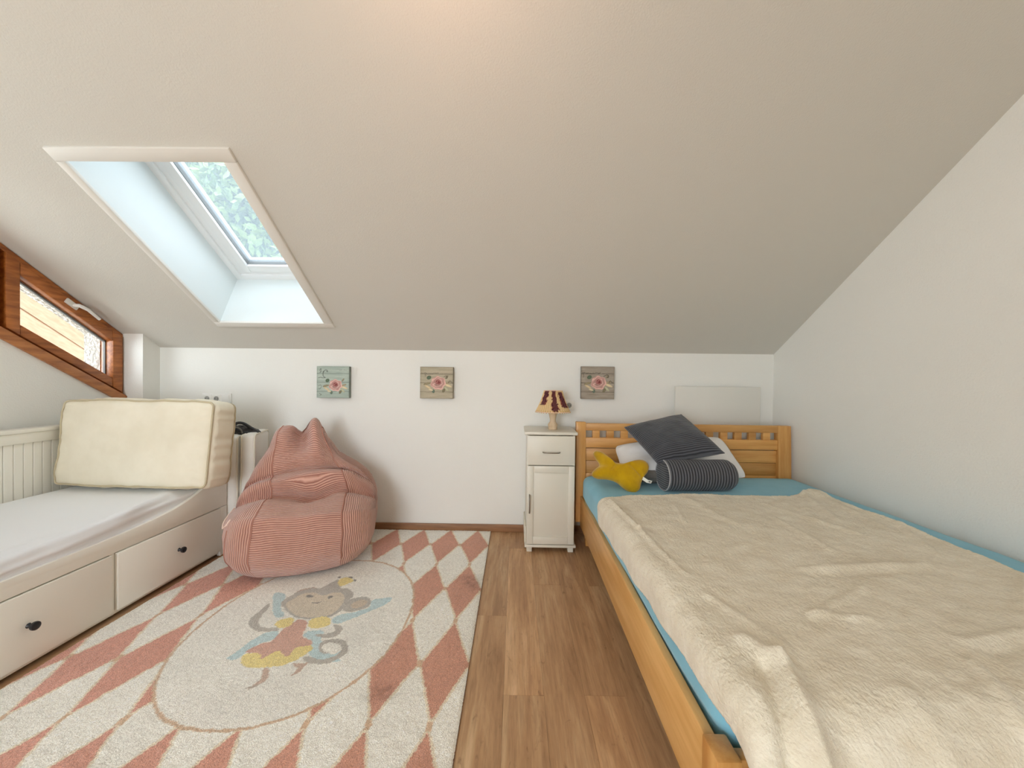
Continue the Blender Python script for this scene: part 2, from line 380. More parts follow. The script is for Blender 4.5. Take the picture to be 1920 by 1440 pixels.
def smooth_closed(P, n, it=3):
    P = np.asarray(P, float)
    for _ in range(it):
        Q = np.roll(P, -1, 0); P = np.stack([.75 * P + .25 * Q, .25 * P + .75 * Q], 1).reshape(-1, P.shape[1])
    d = np.r_[0, np.cumsum(np.linalg.norm(np.roll(P, -1, 0) - P, axis=1))]; PP = np.r_[P, P[:1]]
    s = np.linspace(0, d[-1], n, endpoint=False)
    return np.stack([np.interp(s, d, PP[:, k]) for k in range(P.shape[1])], 1), s, d[-1]
def smooth_open(P, n, it=3):
    P = np.asarray(P, float)
    for _ in range(it):
        Q = np.stack([.75 * P[:-1] + .25 * P[1:], .25 * P[:-1] + .75 * P[1:]], 1).reshape(-1, P.shape[1]); P = np.r_[P[:1], Q, P[-1:]]
    d = np.r_[0, np.cumsum(np.linalg.norm(np.diff(P, axis=0), axis=1))]
    s = np.linspace(0, d[-1], n)
    return np.stack([np.interp(s, d, P[:, k]) for k in range(P.shape[1])], 1)

def cube_sphere(n):
    """grid cube in [-1,1]^3, shared vertices"""
    idx = {}; V = []; F = []
    def vid(a, b, c):
        k = (a, b, c)
        if k not in idx: idx[k] = len(V); V.append((2 * a / n - 1, 2 * b / n - 1, 2 * c / n - 1))
        return idx[k]
    for i in range(n):
        for j in range(n):
            for k in (0, n):
                q = lambda f: [f(i, j), f(i + 1, j), f(i + 1, j + 1), f(i, j + 1)]
                for f in (lambda a, b: vid(a, b, k), lambda a, b: vid(a, k, b), lambda a, b: vid(k, a, b)):
                    F.append(tuple(q(f)))
    return np.array(V), F
def rbox(sx, sy, sz, r, n=24, bulge=(0, 0, 0)):
    """rounded cushion box centred at 0; returns V, F, N"""
    U, F = cube_sphere(n)
    h = np.array([sx, sy, sz]) / 2
    P = U * h; c = np.clip(P, -(h - r), h - r); d = P - c
    L = np.linalg.norm(d, axis=1, keepdims=True); nn = d / np.maximum(L, 1e-9)
    return puff(c + nn * r, h, bulge), F, nn
def puff(P, h, bulge):
    P = P.copy(); u = P / h; e = np.clip(1 - np.abs(u) ** 2.5, 0, 1)
    for k in range(3):
        a, b = [q for q in range(3) if q != k]
        P[:, k] += bulge[k] * u[:, k] * np.sqrt(e[:, a] * e[:, b] + 1e-9)
    return P
def inflated_quad(c00, c10, c11, c01, T, n=30, pinch=.05, k=3.0, crumple=0, seed=1, pw=.55, rnd=.03):
    """pillow between four corners; returns V, F, a, b (surface coordinates)"""
    c = [np.array(p, float) for p in (c00, c10, c11, c01)]
    nr = np.cross(c[2] - c[0], c[3] - c[1]); nr /= np.linalg.norm(nr)
    g = np.sin(np.linspace(-PI / 2, PI / 2, n + 1))
    a, b = np.meshgrid(g, g, indexing='ij')
    q_ = rnd * (a * b) ** 4; a2 = a * (1 - pinch * (1 - b * b) - q_); b2 = b * (1 - pinch * (1 - a * a) - q_)
    s, t = (a2 + 1) / 2, (b2 + 1) / 2
    base = c[0] * ((1 - s) * (1 - t))[..., None] + c[1] * (s * (1 - t))[..., None] + c[2] * (s * t)[..., None] + c[3] * ((1 - s) * t)[..., None]
    hgt = (np.clip((1 - np.abs(a) ** k) * (1 - np.abs(b) ** k), 0, 1)) ** pw * T / 2
    w = fbm(a * 2 + 5, b * 2, seed, 1.1, 3) * crumple * np.clip(hgt / (T / 2), 0, 1)
    top = base + nr * (hgt + w)[..., None]; bot = base - nr * (hgt - w * .5)[..., None]
    V = np.concatenate([top.reshape(-1, 3), bot.reshape(-1, 3)]); m = n + 1; F = []
    for i in range(n):
        for j in range(n):
            q = (i * m + j, (i + 1) * m + j, (i + 1) * m + j + 1, i * m + j + 1); F.append(q); F.append(tuple(x + m * m for x in q[::-1]))
    rim = [(i, 0) for i in range(n)] + [(n, j) for j in range(n)] + [(i, n) for i in range(n, 0, -1)] + [(0, j) for j in range(n, 0, -1)]
    for x, y in zip(rim, rim[1:] + rim[:1]):
        p, q = x[0] * m + x[1], y[0] * m + y[1]; F.append((q, p, p + m * m, q + m * m))
    return V, F, np.concatenate([a2.ravel()] * 2), np.concatenate([b2.ravel()] * 2)
def euler(P, rx, ry, rz, loc):
    R = np.array(Euler((rx, ry, rz), 'XYZ').to_matrix()); return P @ R.T + np.array(loc)

# ------------------------------------------------------------------ room shell
g = bx(-40, 40, -30, 60, -3.2, -3.0).build('ground', 'bounce_ground'); struct(g)
fl = struct(bx(XL, XR, REAR_Y, KY, -.12, -.006).build('floor', 'subfloor'))
PW, PLN = .148, 1.22
full = None
k0 = math.floor((XL + .03) / PW)
offs = {-1: 1.86, 0: 1.39, 1: 2.15, 2: 1.395}
rr = random.Random(3)
k = k0
while -.03 + k * PW < XR:
    x0, x1 = max(XL, -.03 + k * PW), min(XR, -.03 + (k + 1) * PW)
    o_y = offs.get(k, rr.uniform(0, PLN)); y = o_y - PLN * math.ceil((o_y - REAR_Y) / PLN)
    while y < KY:
        y0, y1 = max(REAR_Y, y), min(KY, y + PLN); y += PLN
        if y1 - y0 < .02: continue
        whole = (x1 - x0 > PW - 1e-4) and (y1 - y0 > PLN - 1e-4)
        if whole and full is not None:
            p = bpy.data.objects.new('plank', full); COL.objects.link(p)
        else:
            p = bx(.0002, x1 - x0 - .0002, .0002, y1 - y0 - .0002, -.006, 0).build('plank', 'plank', bevel=.0005, seg=1)
            if whole: full = p.data
        p.location = (x0, y0, 0); p.parent = fl
    k += 1

# sloped ceiling slab with the skylight opening, flat top behind the ridge
OX0, OX1, OT0, OT1 = -2.042, -1.318, .3096, 1.3955
HX0, HX1, HT0, HT1 = OX0 - .018, OX1 + .018, OT0 - .018, OT1 + .018
TR = (KY - RIDGE_Y) / CA; TH = .36
cb = B()
X0, X1 = XL - .2, XR + .2
cb.sbox(X0, HX0, -.4, TR, 0, TH); cb.sbox(HX1, X1, -.4, TR, 0, TH); cb.sbox(HX0, HX1, -.4, HT0, 0, TH); cb.hexa([slp(HX0, HT1, 0), slp(HX1, HT1, 0), slp(HX1, TR, 0), slp(HX0, TR, 0), slp(HX0, HT1 + .17, TH), slp(HX1, HT1 + .17, TH), slp(HX1, TR, TH), slp(HX0, TR, TH)])
cb.box(X0, X1, REAR_Y - .2, RIDGE_Y + .02, RIDGE_Z, RIDGE_Z + .3)
struct(cb.build('ceiling', 'ceil'))
# dark roof covering outside
rb = B(); rb.sbox(X0 - .9, OX0 - .05, -.9, TR + .3, TH + .06, TH + .12); rb.sbox(OX1 + .05, X1, -.9, TR + .3, TH + .06, TH + .12); rb.sbox(OX0 - .05, OX1 + .05, -.9, .3, TH + .06, TH + .12); rb.sbox(OX0 - .05, OX1 + .05, 1.68, TR + .3, TH + .06, TH + .12)
struct(rb.build('roof_covering', 'rooftile'))

struct(bx(XL - .2, XR + .2, KY, KY + .2, -.1, KZ + .3).build('wall_back', 'wall'))
struct(B().prism([(REAR_Y - .2, -.1), (KY + .2, -.1), (KY + .2, KZ - .1), (RIDGE_Y, RIDGE_Z + .02), (REAR_Y - .2, RIDGE_Z + .02)], 'x', XR, XR + .2).build('wall_right', 'wall'))
# gable wall with the sloping window band
WY0, WY1 = .45, 2.768
ceilz = lambda y: KZ + (KY - y) * SL
WB = lambda y: .985 + (WY1 - y) * .60
lw = B()
def lwall(poly, x0=XL - .12, x1=XL): lw.prism(poly, 'x', x0, x1)
lwall([(REAR_Y - .2, -.1), (WY0, -.1), (WY0, ceilz(WY0) + .05), (RIDGE_Y, RIDGE_Z + .02), (REAR_Y - .2, RIDGE_Z + .02)])
lwall([(WY0, -.1), (WY1, -.1), (WY1, WB(WY1)), (WY0, WB(WY0))])
lwall([(WY1, -.1), (KY + .2, -.1), (KY + .2, ceilz(KY + .2) + .05), (WY1, ceilz(WY1) + .05)])
struct(lw.build('wall_left', 'wall'))
# outer half of the gable wall: roughcast, its reveals frame the view through the pane
lw = B(); RX0, RX1 = XL - .235, XL - .1201
RT = lambda y: ceilz(y) - .046
lwall([(-.5, -.3), (WY0, -.3), (WY0, ceilz(WY0) + .05), (-.5, ceilz(-.5))], RX0, RX1)
lwall([(WY0, -.3), (WY1 - .055, -.3), (WY1 - .055, WB(WY1 - .055) + .02), (WY0, WB(WY0) + .02)], RX0, RX1)
lwall([(WY1 - .055, -.3), (KY + .4, -.3), (KY + .4, ceilz(KY + .4) + .12), (WY1 - .055, ceilz(WY1 - .055) + .12)], RX0, RX1)
lwall([(WY0, RT(WY0)), (WY1 - .055, RT(WY1 - .055)), (WY1 - .055, ceilz(WY1 - .055) + .12), (WY0, ceilz(WY0) + .12)], RX0, RX1)
struct(lw.build('wall_outside', 'reveal'))
struct(bx(XL, -2.704, 2.766, KY, -.05, 1.5).build('wall_pier', 'wall'))
rw = B(); GX0, GX1, GZ0, GZ1 = -2.1, -.6, .2, 2.4  # opening in the unseen rear wall, added for the fill lamp
rw.box(XL - .2, GX0, REAR_Y - .2, REAR_Y, -.1, RIDGE_Z + .02); rw.box(GX1, XR + .2, REAR_Y - .2, REAR_Y, -.1, RIDGE_Z + .02)
rw.box(GX0, GX1, REAR_Y - .2, REAR_Y, -.1, GZ0); rw.box(GX0, GX1, REAR_Y - .2, REAR_Y, GZ1, RIDGE_Z + .02)
struct(rw.build('wall_rear', 'wall'))
struct(bx(-2.70, XR, KY - .014, KY, 0, .056).build('baseboard_back', 'skirt', bevel=.003))
struct(bx(XR - .014, XR, REAR_Y, KY - .014, 0, .056).build('baseboard_right', 'skirt', bevel=.003))

# skylight: lining of the shaft, architrave, frame, sash, pane
sk = sroot('window_2', slp(-1.68, .9, .3))
lb = B(); DT, DN = .355, .376
lb.hexa([slp(OX0 - .02, OT0, 0), slp(OX0, OT0, 0), slp(OX0, OT1, 0), slp(OX0 - .02, OT1, 0), slp(OX0 - .02, DT, DN), slp(OX0, DT, DN), slp(OX0, OT1 + .17, DN), slp(OX0 - .02, OT1 + .17, DN)])
lb.hexa([slp(OX1, OT0, 0), slp(OX1 + .02, OT0, 0), slp(OX1 + .02, OT1, 0), slp(OX1, OT1, 0), slp(OX1, DT, DN), slp(OX1 + .02, DT, DN), slp(OX1 + .02, OT1 + .17, DN), slp(OX1, OT1 + .17, DN)])
lb.hexa([slp(OX0, OT0 - .02, 0), slp(OX1, OT0 - .02, 0), slp(OX1, OT0, 0), slp(OX0, OT0, 0), slp(OX0, DT - .02, DN), slp(OX1, DT - .02, DN), slp(OX1, DT, DN), slp(OX0, DT, DN)])
lb.hexa([slp(OX0, OT1, 0), slp(OX1, OT1, 0), slp(OX1, OT1 + .02, 0), slp(OX0, OT1 + .02, 0), slp(OX0, OT1 + .17, DN), slp(OX1, OT1 + .17, DN), slp(OX1, OT1 + .19, DN), slp(OX0, OT1 + .19, DN)])
lb.build('shaft_lining', 'lining', sk)
def ring(x0, x1, t0, t1, wd, n0, n1):
    q = B()
    q.sbox(x0, x0 + wd, t0, t1, n0, n1); q.sbox(x1 - wd, x1, t0, t1, n0, n1); q.sbox(x0 + wd, x1 - wd, t0, t0 + wd, n0, n1); q.sbox(x0 + wd, x1 - wd, t1 - wd, t1, n0, n1); return q
xa, xb, ta, tb = OX0 - .005, OX1 + .005, .345, 1.60
ring(xa, xb, ta, tb, .048, .362, .48).build('outer_frame', 'pvc', sk, bevel=.004)
ring(xa + .044, xb - .044, ta + .036, tb - .036, .042, .376, .47).build('inner_frame', 'pvc', sk, bevel=.003)
ss = ring(xa + .083, xb - .083, ta + .07, tb - .07, .06, .366, .46).build('sash', 'pvc', sk, bevel=.005)
ring(xa + .139, xb - .139, ta + .126, tb - .126, .008, .385, .43).build('gasket', 'gasket', ss)
B().sbox(xa + .14, xb - .14, ta + .127, tb - .127, .405, .411).build('pane', 'skyglass', ss)
t1 = sroot('trim_1', slp(-1.68, .9, 0))
ax0, ax1, at0, at1 = -2.082, -1.262, .266, 1.453
for nm, q in (('trim_board', (ax0, ax1, OT1 - .002, at1)), ('trim_board', (ax0, ax1, at0, OT0 + .002)), ('trim_board', (ax0, OX0 + .002, OT0 + .002, OT1 - .002)), ('trim_board', (OX1 - .002, ax1, OT0 + .002, OT1 - .002))):
    B().sbox(*q, -.016, .002).build(nm, 'trim', t1, bevel=.003)

# gable window: frame, three sashes, sill board
wn = sroot('window_1', (XL, 1.6, 1.6))
top = lambda y: ceilz(y) - .004
def wpoly(y0, y1, f0, f1): return [(y0, f0(y0)), (y1, f0(y1)), (y1, f1(y1)), (y0, f1(y0))]
fx0, fx1 = XL - .115, XL - .012
fb = B()
fb.prism(wpoly(WY0, WY1, lambda y: top(y) - .034, top), 'x', fx0, fx1)
fb.prism(wpoly(WY0, WY1, WB, lambda y: WB(y) + .03), 'x', fx0, fx1)
fb.prism(wpoly(WY1 - .014, WY1, lambda y: WB(y) + .03, lambda y: top(y) - .034), 'x', fx0, fx1)
fb.prism(wpoly(WY0, WY0 + .06, lambda y: WB(y) + .03, lambda y: top(y) - .034), 'x', fx0, fx1)
for ym in (1.315, 2.105):
    fb.prism(wpoly(ym - .012, ym + .012, lambda y: WB(y) + .03, lambda y: top(y) - .034), 'x', fx0, fx1 - .035)
fb.build('window_frame', 'winwood', wn, bevel=.002)
def sash(y0, y1):
    lo = lambda y: WB(y) + .032; hi = lambda y: top(y) - .036
    sx0, sx1 = XL - .085, XL + .002; ST, SB = .072, .062
    s = B().prism(wpoly(y0, y0 + .062, lo, hi), 'x', sx0, sx1).build('sash', 'winwood', wn, bevel=.004)
    B().prism(wpoly(y1 - .064, y1, lo, hi), 'x', sx0, sx1).build('sash_stile', 'winwood', s, bevel=.004)
    B().prism(wpoly(y0 + .063, y1 - .065, lambda y: hi(y) - ST, hi), 'x', sx0, sx1 - .002).build('sash_rail', 'winwood', s, bevel=.004)
    B().prism(wpoly(y0 + .063, y1 - .065, lo, lambda y: lo(y) + SB), 'x', sx0, sx1 - .002).build('sash_rail', 'winwood', s, bevel=.004)
    ga = B(); q0, q1 = y0 + .062, y1 - .064
    ga.prism(wpoly(q0, q1, lambda y: hi(y) - ST - .012, lambda y: hi(y) - ST + .002), 'x', sx0 + .02, sx0 + .034)
    ga.prism(wpoly(q1 - .007, q1, lambda y: lo(y) + SB, lambda y: hi(y) - ST), 'x', sx0 + .02, sx0 + .034)
    ga.build('glazing_seal', 'gasket', s)
    B().prism(wpoly(q0, q1, lambda y: lo(y) + SB - .004, lambda y: hi(y) - ST + .004), 'x', sx0 + .023, sx0 + .029).build('pane', 'glass', s)
    return s
s1 = sash(2.118, 2.752)
sash(1.328, 2.092); sash(.515, 1.302)  # rearmost sash is unseen, added to let in more light
hy = 2.44; hz = top(hy) - .066
hb = B()
def hp(u, wv, x): # along the roof slope u, across wv
    return (x, hy + u * CA + wv * SA, hz - u * SA + wv * CA)
hb.hexa([hp(-.05, -.015, XL), hp(.028, -.015, XL), hp(.028, -.015, XL + .012), hp(-.05, -.015, XL + .012), hp(-.05, .018, XL), hp(.028, .018, XL), hp(.028, .018, XL + .012), hp(-.05, .018, XL + .012)])
hn = hb.build('handle_plate', 'trim', s1, bevel=.003)
B().tube([hp(.0, .0, XL + .01), hp(.0, .0, XL + .045), hp(.012, .0, XL + .052), hp(.05, .008, XL + .052), hp(.135, .004, XL + .05)], [.011, .011, .011, .010, .009], 10).build('window_handle', 'white_plastic', s1, smooth=50)
sb = B(); ys0, ys1 = WY0, WY1
sb.prism(wpoly(ys0, ys1, lambda y: WB(y) - .05, lambda y: WB(y) + .012), 'x', XL - .002, XL + .022)
sb.build('sill_board', 'sillwood', wn, bevel=.004)

# roof overhang outside the gable: soffit boards running down the slope
so = sroot('roof_overhang', (XL - .6, 1.6, 2.4))
bw = .30
for i in range(4):
    a = RX0 + .12 - i * (bw + .016)
    B().sbox(a - bw, a, -.9, TR + .2, .135, .16).build('plank', 'soffit', so, bevel=.003, seg=1)
B().sbox(RX0 + .11 - 4 * bw - .12, RX0 + .11 - 4 * bw - .09, -.9, TR + .2, -.02, .44).build('barge_board', 'soffit', so, bevel=.004)

# trees on the slope beyond the skylight
def tree(x, y, zc, r, label, seed, n):
    t = thing('tree', label, 'tree', (x, y, -3.0))
    B().tube([(x, y, -3.0), (x + .1, y, zc - r), (x, y + .1, zc + r * .3)], [.22, .16, .05], 9).build('trunk', 'bark', t, smooth=50)
    g = np.random.default_rng(seed)
    cl = g.normal(0, 1, (90, 3)); cl /= np.linalg.norm(cl, axis=1, keepdims=True); cl *= (r * g.uniform(.3, 1, (90, 1)) ** .5); cl[:, 2] *= 1.25
    c = cl[g.integers(0, 90, n)] + g.normal(0, .26, (n, 3)) + np.array([x, y, zc])
    u = g.normal(0, 1, (n, 3)); u /= np.linalg.norm(u, axis=1, keepdims=True)
    v = np.cross(u, g.normal(0, 1, (n, 3))); v /= np.linalg.norm(v, axis=1, keepdims=True)
    s = g.uniform(.05, .095, (n, 1)); V = np.stack([c - u * s * 1.5, c + v * s * .7, c + u * s * 1.5, c - v * s * .7], 1).reshape(-1, 3)
    b = B(); b.v = V.tolist(); b.f = [(4 * i, 4 * i + 1, 4 * i + 2, 4 * i + 3) for i in range(n)]
    f = b.build('foliage', 'leaf', t, recalc=False); f['kind'] = 'stuff'
tree(-9.6, 13.0, 8.6, 1.7, 'tall leafy green tree beyond the skylight pane, higher of the two crowns', 5, 26000)
tree(-5.84, 8.96, 4.15, 1.35, 'lower leafy green tree beyond the bottom edge of the skylight pane', 6, 22000)
# ------------------------------------------------------------------ rug
MK = {"wing_tl":[[-1.264,1.995],[-1.236,2.017],[-1.176,1.977],[-1.163,1.918],[-1.146,1.871],[-1.077,1.802],[-1.119,1.792],[-1.172,1.852],[-1.208,1.916]],"arm_l":[[-1.23,1.916],[-1.204,1.893],[-1.204,1.851],[-1.191,1.79],[-1.174,1.749],[-1.138,1.726],[-1.103,1.72],[-1.061,1.725],[-1.042,1.702],[-1.089,1.697],[-1.138,1.696],[-1.183,1.717],[-1.217,1.748],[-1.238,1.789],[-1.23,1.832],[-1.227,1.869]],"sash_l":[[-1.14,1.55],[-1.132,1.616],[-1.113,1.674],[-1.079,1.697],[-1.044,1.706],[-1.027,1.647],[-1.071,1.625],[-1.099,1.59],[-1.1,1.551],[-1.109,1.519],[-1.162,1.524]],"wing_r":[[-0.854,1.8],[-0.813,1.84],[-0.755,1.855],[-0.704,1.893],[-0.737,1.95],[-0.661,1.978],[-0.613,1.974],[-0.637,1.924],[-0.688,1.866],[-0.754,1.803],[-0.807,1.756],[-0.838,1.767]],"blue_r":[[-0.926,1.701],[-0.86,1.719],[-0.827,1.682],[-0.836,1.652],[-0.808,1.625],[-0.805,1.591],[-0.777,1.572],[-0.734,1.56],[-0.71,1.587],[-0.736,1.634],[-0.704,1.628],[-0.686,1.574],[-0.705,1.536],[-0.68,1.53],[-0.714,1.517],[-0.774,1.522],[-0.835,1.551],[-0.849,1.603],[-0.884,1.651],[-0.925,1.672]],"arm_r":[[-0.832,1.755],[-0.795,1.752],[-0.763,1.721],[-0.768,1.683],[-0.801,1.66],[-0.847,1.663],[-0.882,1.684],[-0.853,1.685],[-0.814,1.686],[-0.798,1.705],[-0.804,1.728]],"head":[[-1.169,1.908],[-1.17,1.947],[-1.143,1.999],[-1.134,2.048],[-1.081,2.061],[-1.013,2.046],[-0.959,2.059],[-0.9,2.061],[-0.85,2.029],[-0.834,1.998],[-0.836,1.967],[-0.841,1.927],[-0.834,1.862],[-0.856,1.817],[-0.89,1.799],[-0.94,1.793],[-1.002,1.791],[-1.056,1.811],[-1.119,1.863]],"ear_r":[[-0.848,1.918],[-0.837,1.957],[-0.796,1.984],[-0.746,1.975],[-0.719,1.941],[-0.717,1.898],[-0.748,1.864],[-0.796,1.85],[-0.839,1.862]],"ear_ri":[[-0.816,1.909],[-0.806,1.938],[-0.78,1.959],[-0.745,1.95],[-0.733,1.926],[-0.748,1.892],[-0.789,1.872]],"face":[[-1.147,1.909],[-1.125,1.948],[-1.114,1.99],[-1.073,2.023],[-1.01,1.993],[-0.982,1.983],[-0.95,2.026],[-0.888,2.007],[-0.857,1.937],[-0.856,1.861],[-0.877,1.816],[-0.944,1.802],[-1.009,1.804],[-1.066,1.828]],"hat":[[-1.025,2.057],[-1.005,2.103],[-0.988,2.133],[-0.947,2.07],[-0.975,2.042]],"crown":[[-0.982,2.133],[-0.967,2.17],[-0.923,2.171],[-0.889,2.136],[-0.917,2.1],[-0.937,2.076],[-0.955,2.081]],"yel_l":[[-1.101,1.751],[-1.093,1.776],[-1.069,1.798],[-1.028,1.799],[-1.013,1.738],[-1.041,1.717],[-1.073,1.728]],"yel_r":[[-0.955,1.772],[-0.942,1.797],[-0.896,1.812],[-0.854,1.796],[-0.84,1.755],[-0.864,1.726],[-0.922,1.721]],"body":[[-1.007,1.791],[-0.959,1.78],[-0.938,1.732],[-0.933,1.686],[-0.917,1.657],[-0.873,1.648],[-0.844,1.617],[-0.886,1.602],[-0.916,1.605],[-0.913,1.575],[-0.909,1.534],[-0.946,1.561],[-0.975,1.586],[-0.996,1.553],[-1.014,1.519],[-1.027,1.559],[-1.068,1.564],[-1.102,1.557],[-1.099,1.59],[-1.069,1.621],[-1.026,1.629],[-1.04,1.698],[-1.023,1.738]],"skirt":[[-1.102,1.557],[-1.031,1.565],[-1.013,1.579],[-0.975,1.593],[-0.916,1.605],[-0.847,1.617],[-0.837,1.59],[-0.854,1.544],[-0.886,1.507],[-0.928,1.488],[-0.995,1.484],[-1.044,1.485],[-1.08,1.508],[-1.097,1.538]],"tail1":[[-0.817,1.653],[-0.763,1.661],[-0.715,1.641],[-0.688,1.601],[-0.684,1.562],[-0.708,1.524],[-0.762,1.507],[-0.813,1.512],[-0.852,1.532],[-0.844,1.551],[-0.806,1.539],[-0.765,1.531],[-0.728,1.548],[-0.711,1.58],[-0.722,1.613],[-0.759,1.633],[-0.802,1.632],[-0.807,1.604],[-0.777,1.572],[-0.751,1.566],[-0.781,1.562],[-0.812,1.591],[-0.826,1.631]],"leg1":[[-0.978,1.478],[-0.947,1.485],[-0.915,1.421],[-0.93,1.4],[-0.96,1.384],[-0.944,1.421],[-0.949,1.448]],"leg2":[[-0.865,1.501],[-0.819,1.506],[-0.823,1.473],[-0.84,1.451],[-0.838,1.485]],"eye1":[[-1.074,1.98],[-1.062,1.991],[-1.04,1.971],[-1.06,1.966]],"eye2":[[-0.957,1.974],[-0.948,1.984],[-0.935,1.976],[-0.946,1.964]],"mouth":[[-1.016,1.922],[-0.987,1.913],[-0.972,1.928],[-0.993,1.921]],"eyebrow":[[-1.151,2.004],[-1.134,2.048],[-1.083,2.064],[-1.04,2.051],[-1.078,2.055],[-1.123,2.037]],"dot1":[[-0.998,2.169],[-0.988,2.181],[-0.983,2.163]],"dot2":[[-0.942,2.171],[-0.919,2.177],[-0.916,2.163]],"dot3":[[-0.899,2.144],[-0.883,2.144],[-0.887,2.13]],"stroke":[[-0.97,1.386],[-0.955,1.394],[-0.93,1.4],[-0.956,1.384]]}
def make_rug():
    x0, x1, y0, y1 = -1.85, -.172, .62, 2.884
    nx, ny = 340, 480
    xs = np.linspace(x0, x1, nx); ys = np.linspace(y0, y1, ny)
    X, Y = np.meshgrid(xs, ys, indexing='ij')
    Xw = X + fbm(X, Y, 21, 55, 2) * .0026; Yw = Y + fbm(X, Y, 31, 55, 2) * .0026
    lin = lambda *c: np.array(C(*c)[:3])
    WH, PK, PK2, BE = lin(247, 245, 236), lin(222, 164, 146), lin(212, 158, 136), lin(220, 190, 160)
    col = np.ones(X.shape + (3,)) * WH
    px, py = .2025, .552
    # pink lozenges
    u = (Xw + .268) / px; v = (Yw - 2.625) / py
    du = np.abs(u - np.round(u)) * 2; dv = np.abs(v - np.round(v)) * 2
    d = du + dv
    pk = d < .93
    tone = np.clip((X + 1.6) / 1.4, 0, 1)[..., None]
    col = np.where(pk[..., None], PK * (1 - tone) + PK2 * tone, col)
    # narrow cream outline and beige knots at the crossings
    ed = (d >= .93) & (d < 1.03); col = np.where(ed[..., None], lin(238, 226, 204), col)
    un = (Xw + .268) / (px / 2); vn = (Yw - 2.349) / (py / 2)
    rn = np.round(un); sn = np.round(vn)
    node = ((rn + sn) % 2 == 0)
    kn = node & (np.abs(un - rn) * px / 2 < .010) & (np.abs(vn - sn) * py / 2 < .018)
    col = np.where(kn[..., None], BE, col)
    # plain oval with a thin beige line
    e = ((np.abs((Xw + .962) / .466)) ** 2.15 + (np.abs((Yw - 1.795) / .582)) ** 2.15)
    col = np.where((e < 1)[..., None], lin(244, 242, 234), col)
    col = np.where((np.abs(e - 1) < .022)[..., None], lin(216, 188, 160), col)
    GR, BL, YE, RE, FA = lin(170, 164, 156), lin(184, 214, 220), lin(236, 214, 112), lin(206, 144, 122), lin(212, 197, 174)
    BW = lin(196, 160, 138); DK = lin(70, 62, 58)
    for nm, c in (('wing_tl', BL), ('sash_l', BL), ('wing_r', BL), ('blue_r', BL), ('tail1', GR), ('arm_l', GR), ('arm_r', GR), ('leg1', BW), ('leg2', BW), ('hat', GR), ('crown', YE), ('ear_r', GR), ('ear_ri', lin(196, 176, 152)), ('head', GR), ('face', FA), ('skirt', YE), ('body', RE), ('yel_l', YE), ('yel_r', YE), ('eye1', DK), ('eye2', DK), ('mouth', DK), ('eyebrow', lin(180, 150, 135)), ('dot1', DK), ('dot2', DK), ('dot3', DK), ('stroke', lin(170, 150, 135))):
        Q = MK[nm]
        if len(Q) > 5: Q = smooth_closed(Q, 60, 2)[0].tolist()
        else:
            q = np.array(Q); q = q.mean(0) + (q - q.mean(0)) * 1.35; Q = q.tolist()
        m = inpoly(Xw, Yw, Q); col = np.where(m[..., None], c * .76 + .24 * WH, col)
    # trodden, greyer patches
    st = np.zeros_like(X)
    for (cx, cy, rx, ry, s) in ((-.25, 2.17, .07, .05, .28), (-.21, 2.1, .04, .05, .22), (-.47, 1.38, .05, .04, .3), (-.56, 2.36, .05, .03, .1)):
        st += s * np.exp(-(((X - cx) / rx) ** 2 + ((Y - cy) / ry) ** 2)) * (1 + .7 * fbm(X, Y, 77, 40, 2))
    col = col * (1 - np.clip(st, 0, .5))[..., None]
    g = np.random.default_rng(5)
    col *= (1 + g.normal(0, .055, X.shape) + .05 * fbm(X, Y, 9, 6, 2))[..., None]
    Z = .0115 + g.uniform(-.0016, .0016, X.shape) + fbm(X, Y, 4, 26, 2) * .0012
    ed = np.minimum.reduce([X - x0, x1 - X, Y - y0, y1 - Y]); Z -= .005 * np.exp(-ed / .006)
    P = np.stack([X, Y, Z], -1)
    t = thing('rug', 'pink and cream diamond rug with cartoon monkey in an oval on the wooden floor', 'rug', ((x0 + x1) / 2, (y0 + y1) / 2, 0))
    B().grid(P).build('rug_pile', 'rug', t, smooth=True, attrs={'col': np.clip(col, 0, 1).reshape(-1, 3)}, recalc=False)
    bx(x0 - .001, x1 + .001, y0 - .001, y1 + .001, 0.0003, .0055).build('rug_backing', 'rugedge', t, bevel=.002)
make_rug()

# ------------------------------------------------------------------ daybed
db = thing('daybed', 'white wooden daybed with black drawer knobs along the left wall', 'daybed', (-2.3, 1.42, 0))
FX = -1.87
crv = [(.42, .40), (1.2, .388), (1.742, .388), (2.008, .402), (2.155, .424), (2.265, .461), (2.345, .497), (2.41, .56), (2.43, .62), (2.43, .80), (2.478, .80)]
crv = [tuple(p) for p in smooth_open(crv, 60, 2)]
fp = B().prism([(.36, .314), (2.478, .314)] + crv[::-1] + [(.36, .40)], 'x', FX - .022, FX)
fp.build('front_rail', 'lacq', db, bevel=.0035)
for (ya, yb) in ((2.424, 2.478), (1.764, 1.786), (1.098, 1.12), (.36, .45)):
    bx(FX - .022, FX - (.0 if ya > 2.3 or yb < .5 else .010), ya, yb, .004 if ya > 2.3 or yb < .5 else .02, .3125).build('front_stile', 'lacq', db, bevel=.002)
bx(FX - .022, FX - .012, .45, 2.424, .02, .04).build('bottom_rail', 'lacq', db, bevel=.002)
for (ya, yb) in ((1.788, 2.422), (1.122, 1.762), (.452, 1.096)):
    d = bx(FX - .02, FX + .006, ya, yb, .038, .3095).build('drawer', 'lacq', db, bevel=.004)
    kc = (FX + .006, (ya + yb) / 2 + .012, .18)
    B().lathe([(.010, 0), (.007, .004), (.006, .016), (.015, .020), (.0165, .025), (.0155, .031), (.009, .035)], kc, 24, 'x').build('knob', 'black', d, smooth=40, label='round black metal drawer knob')
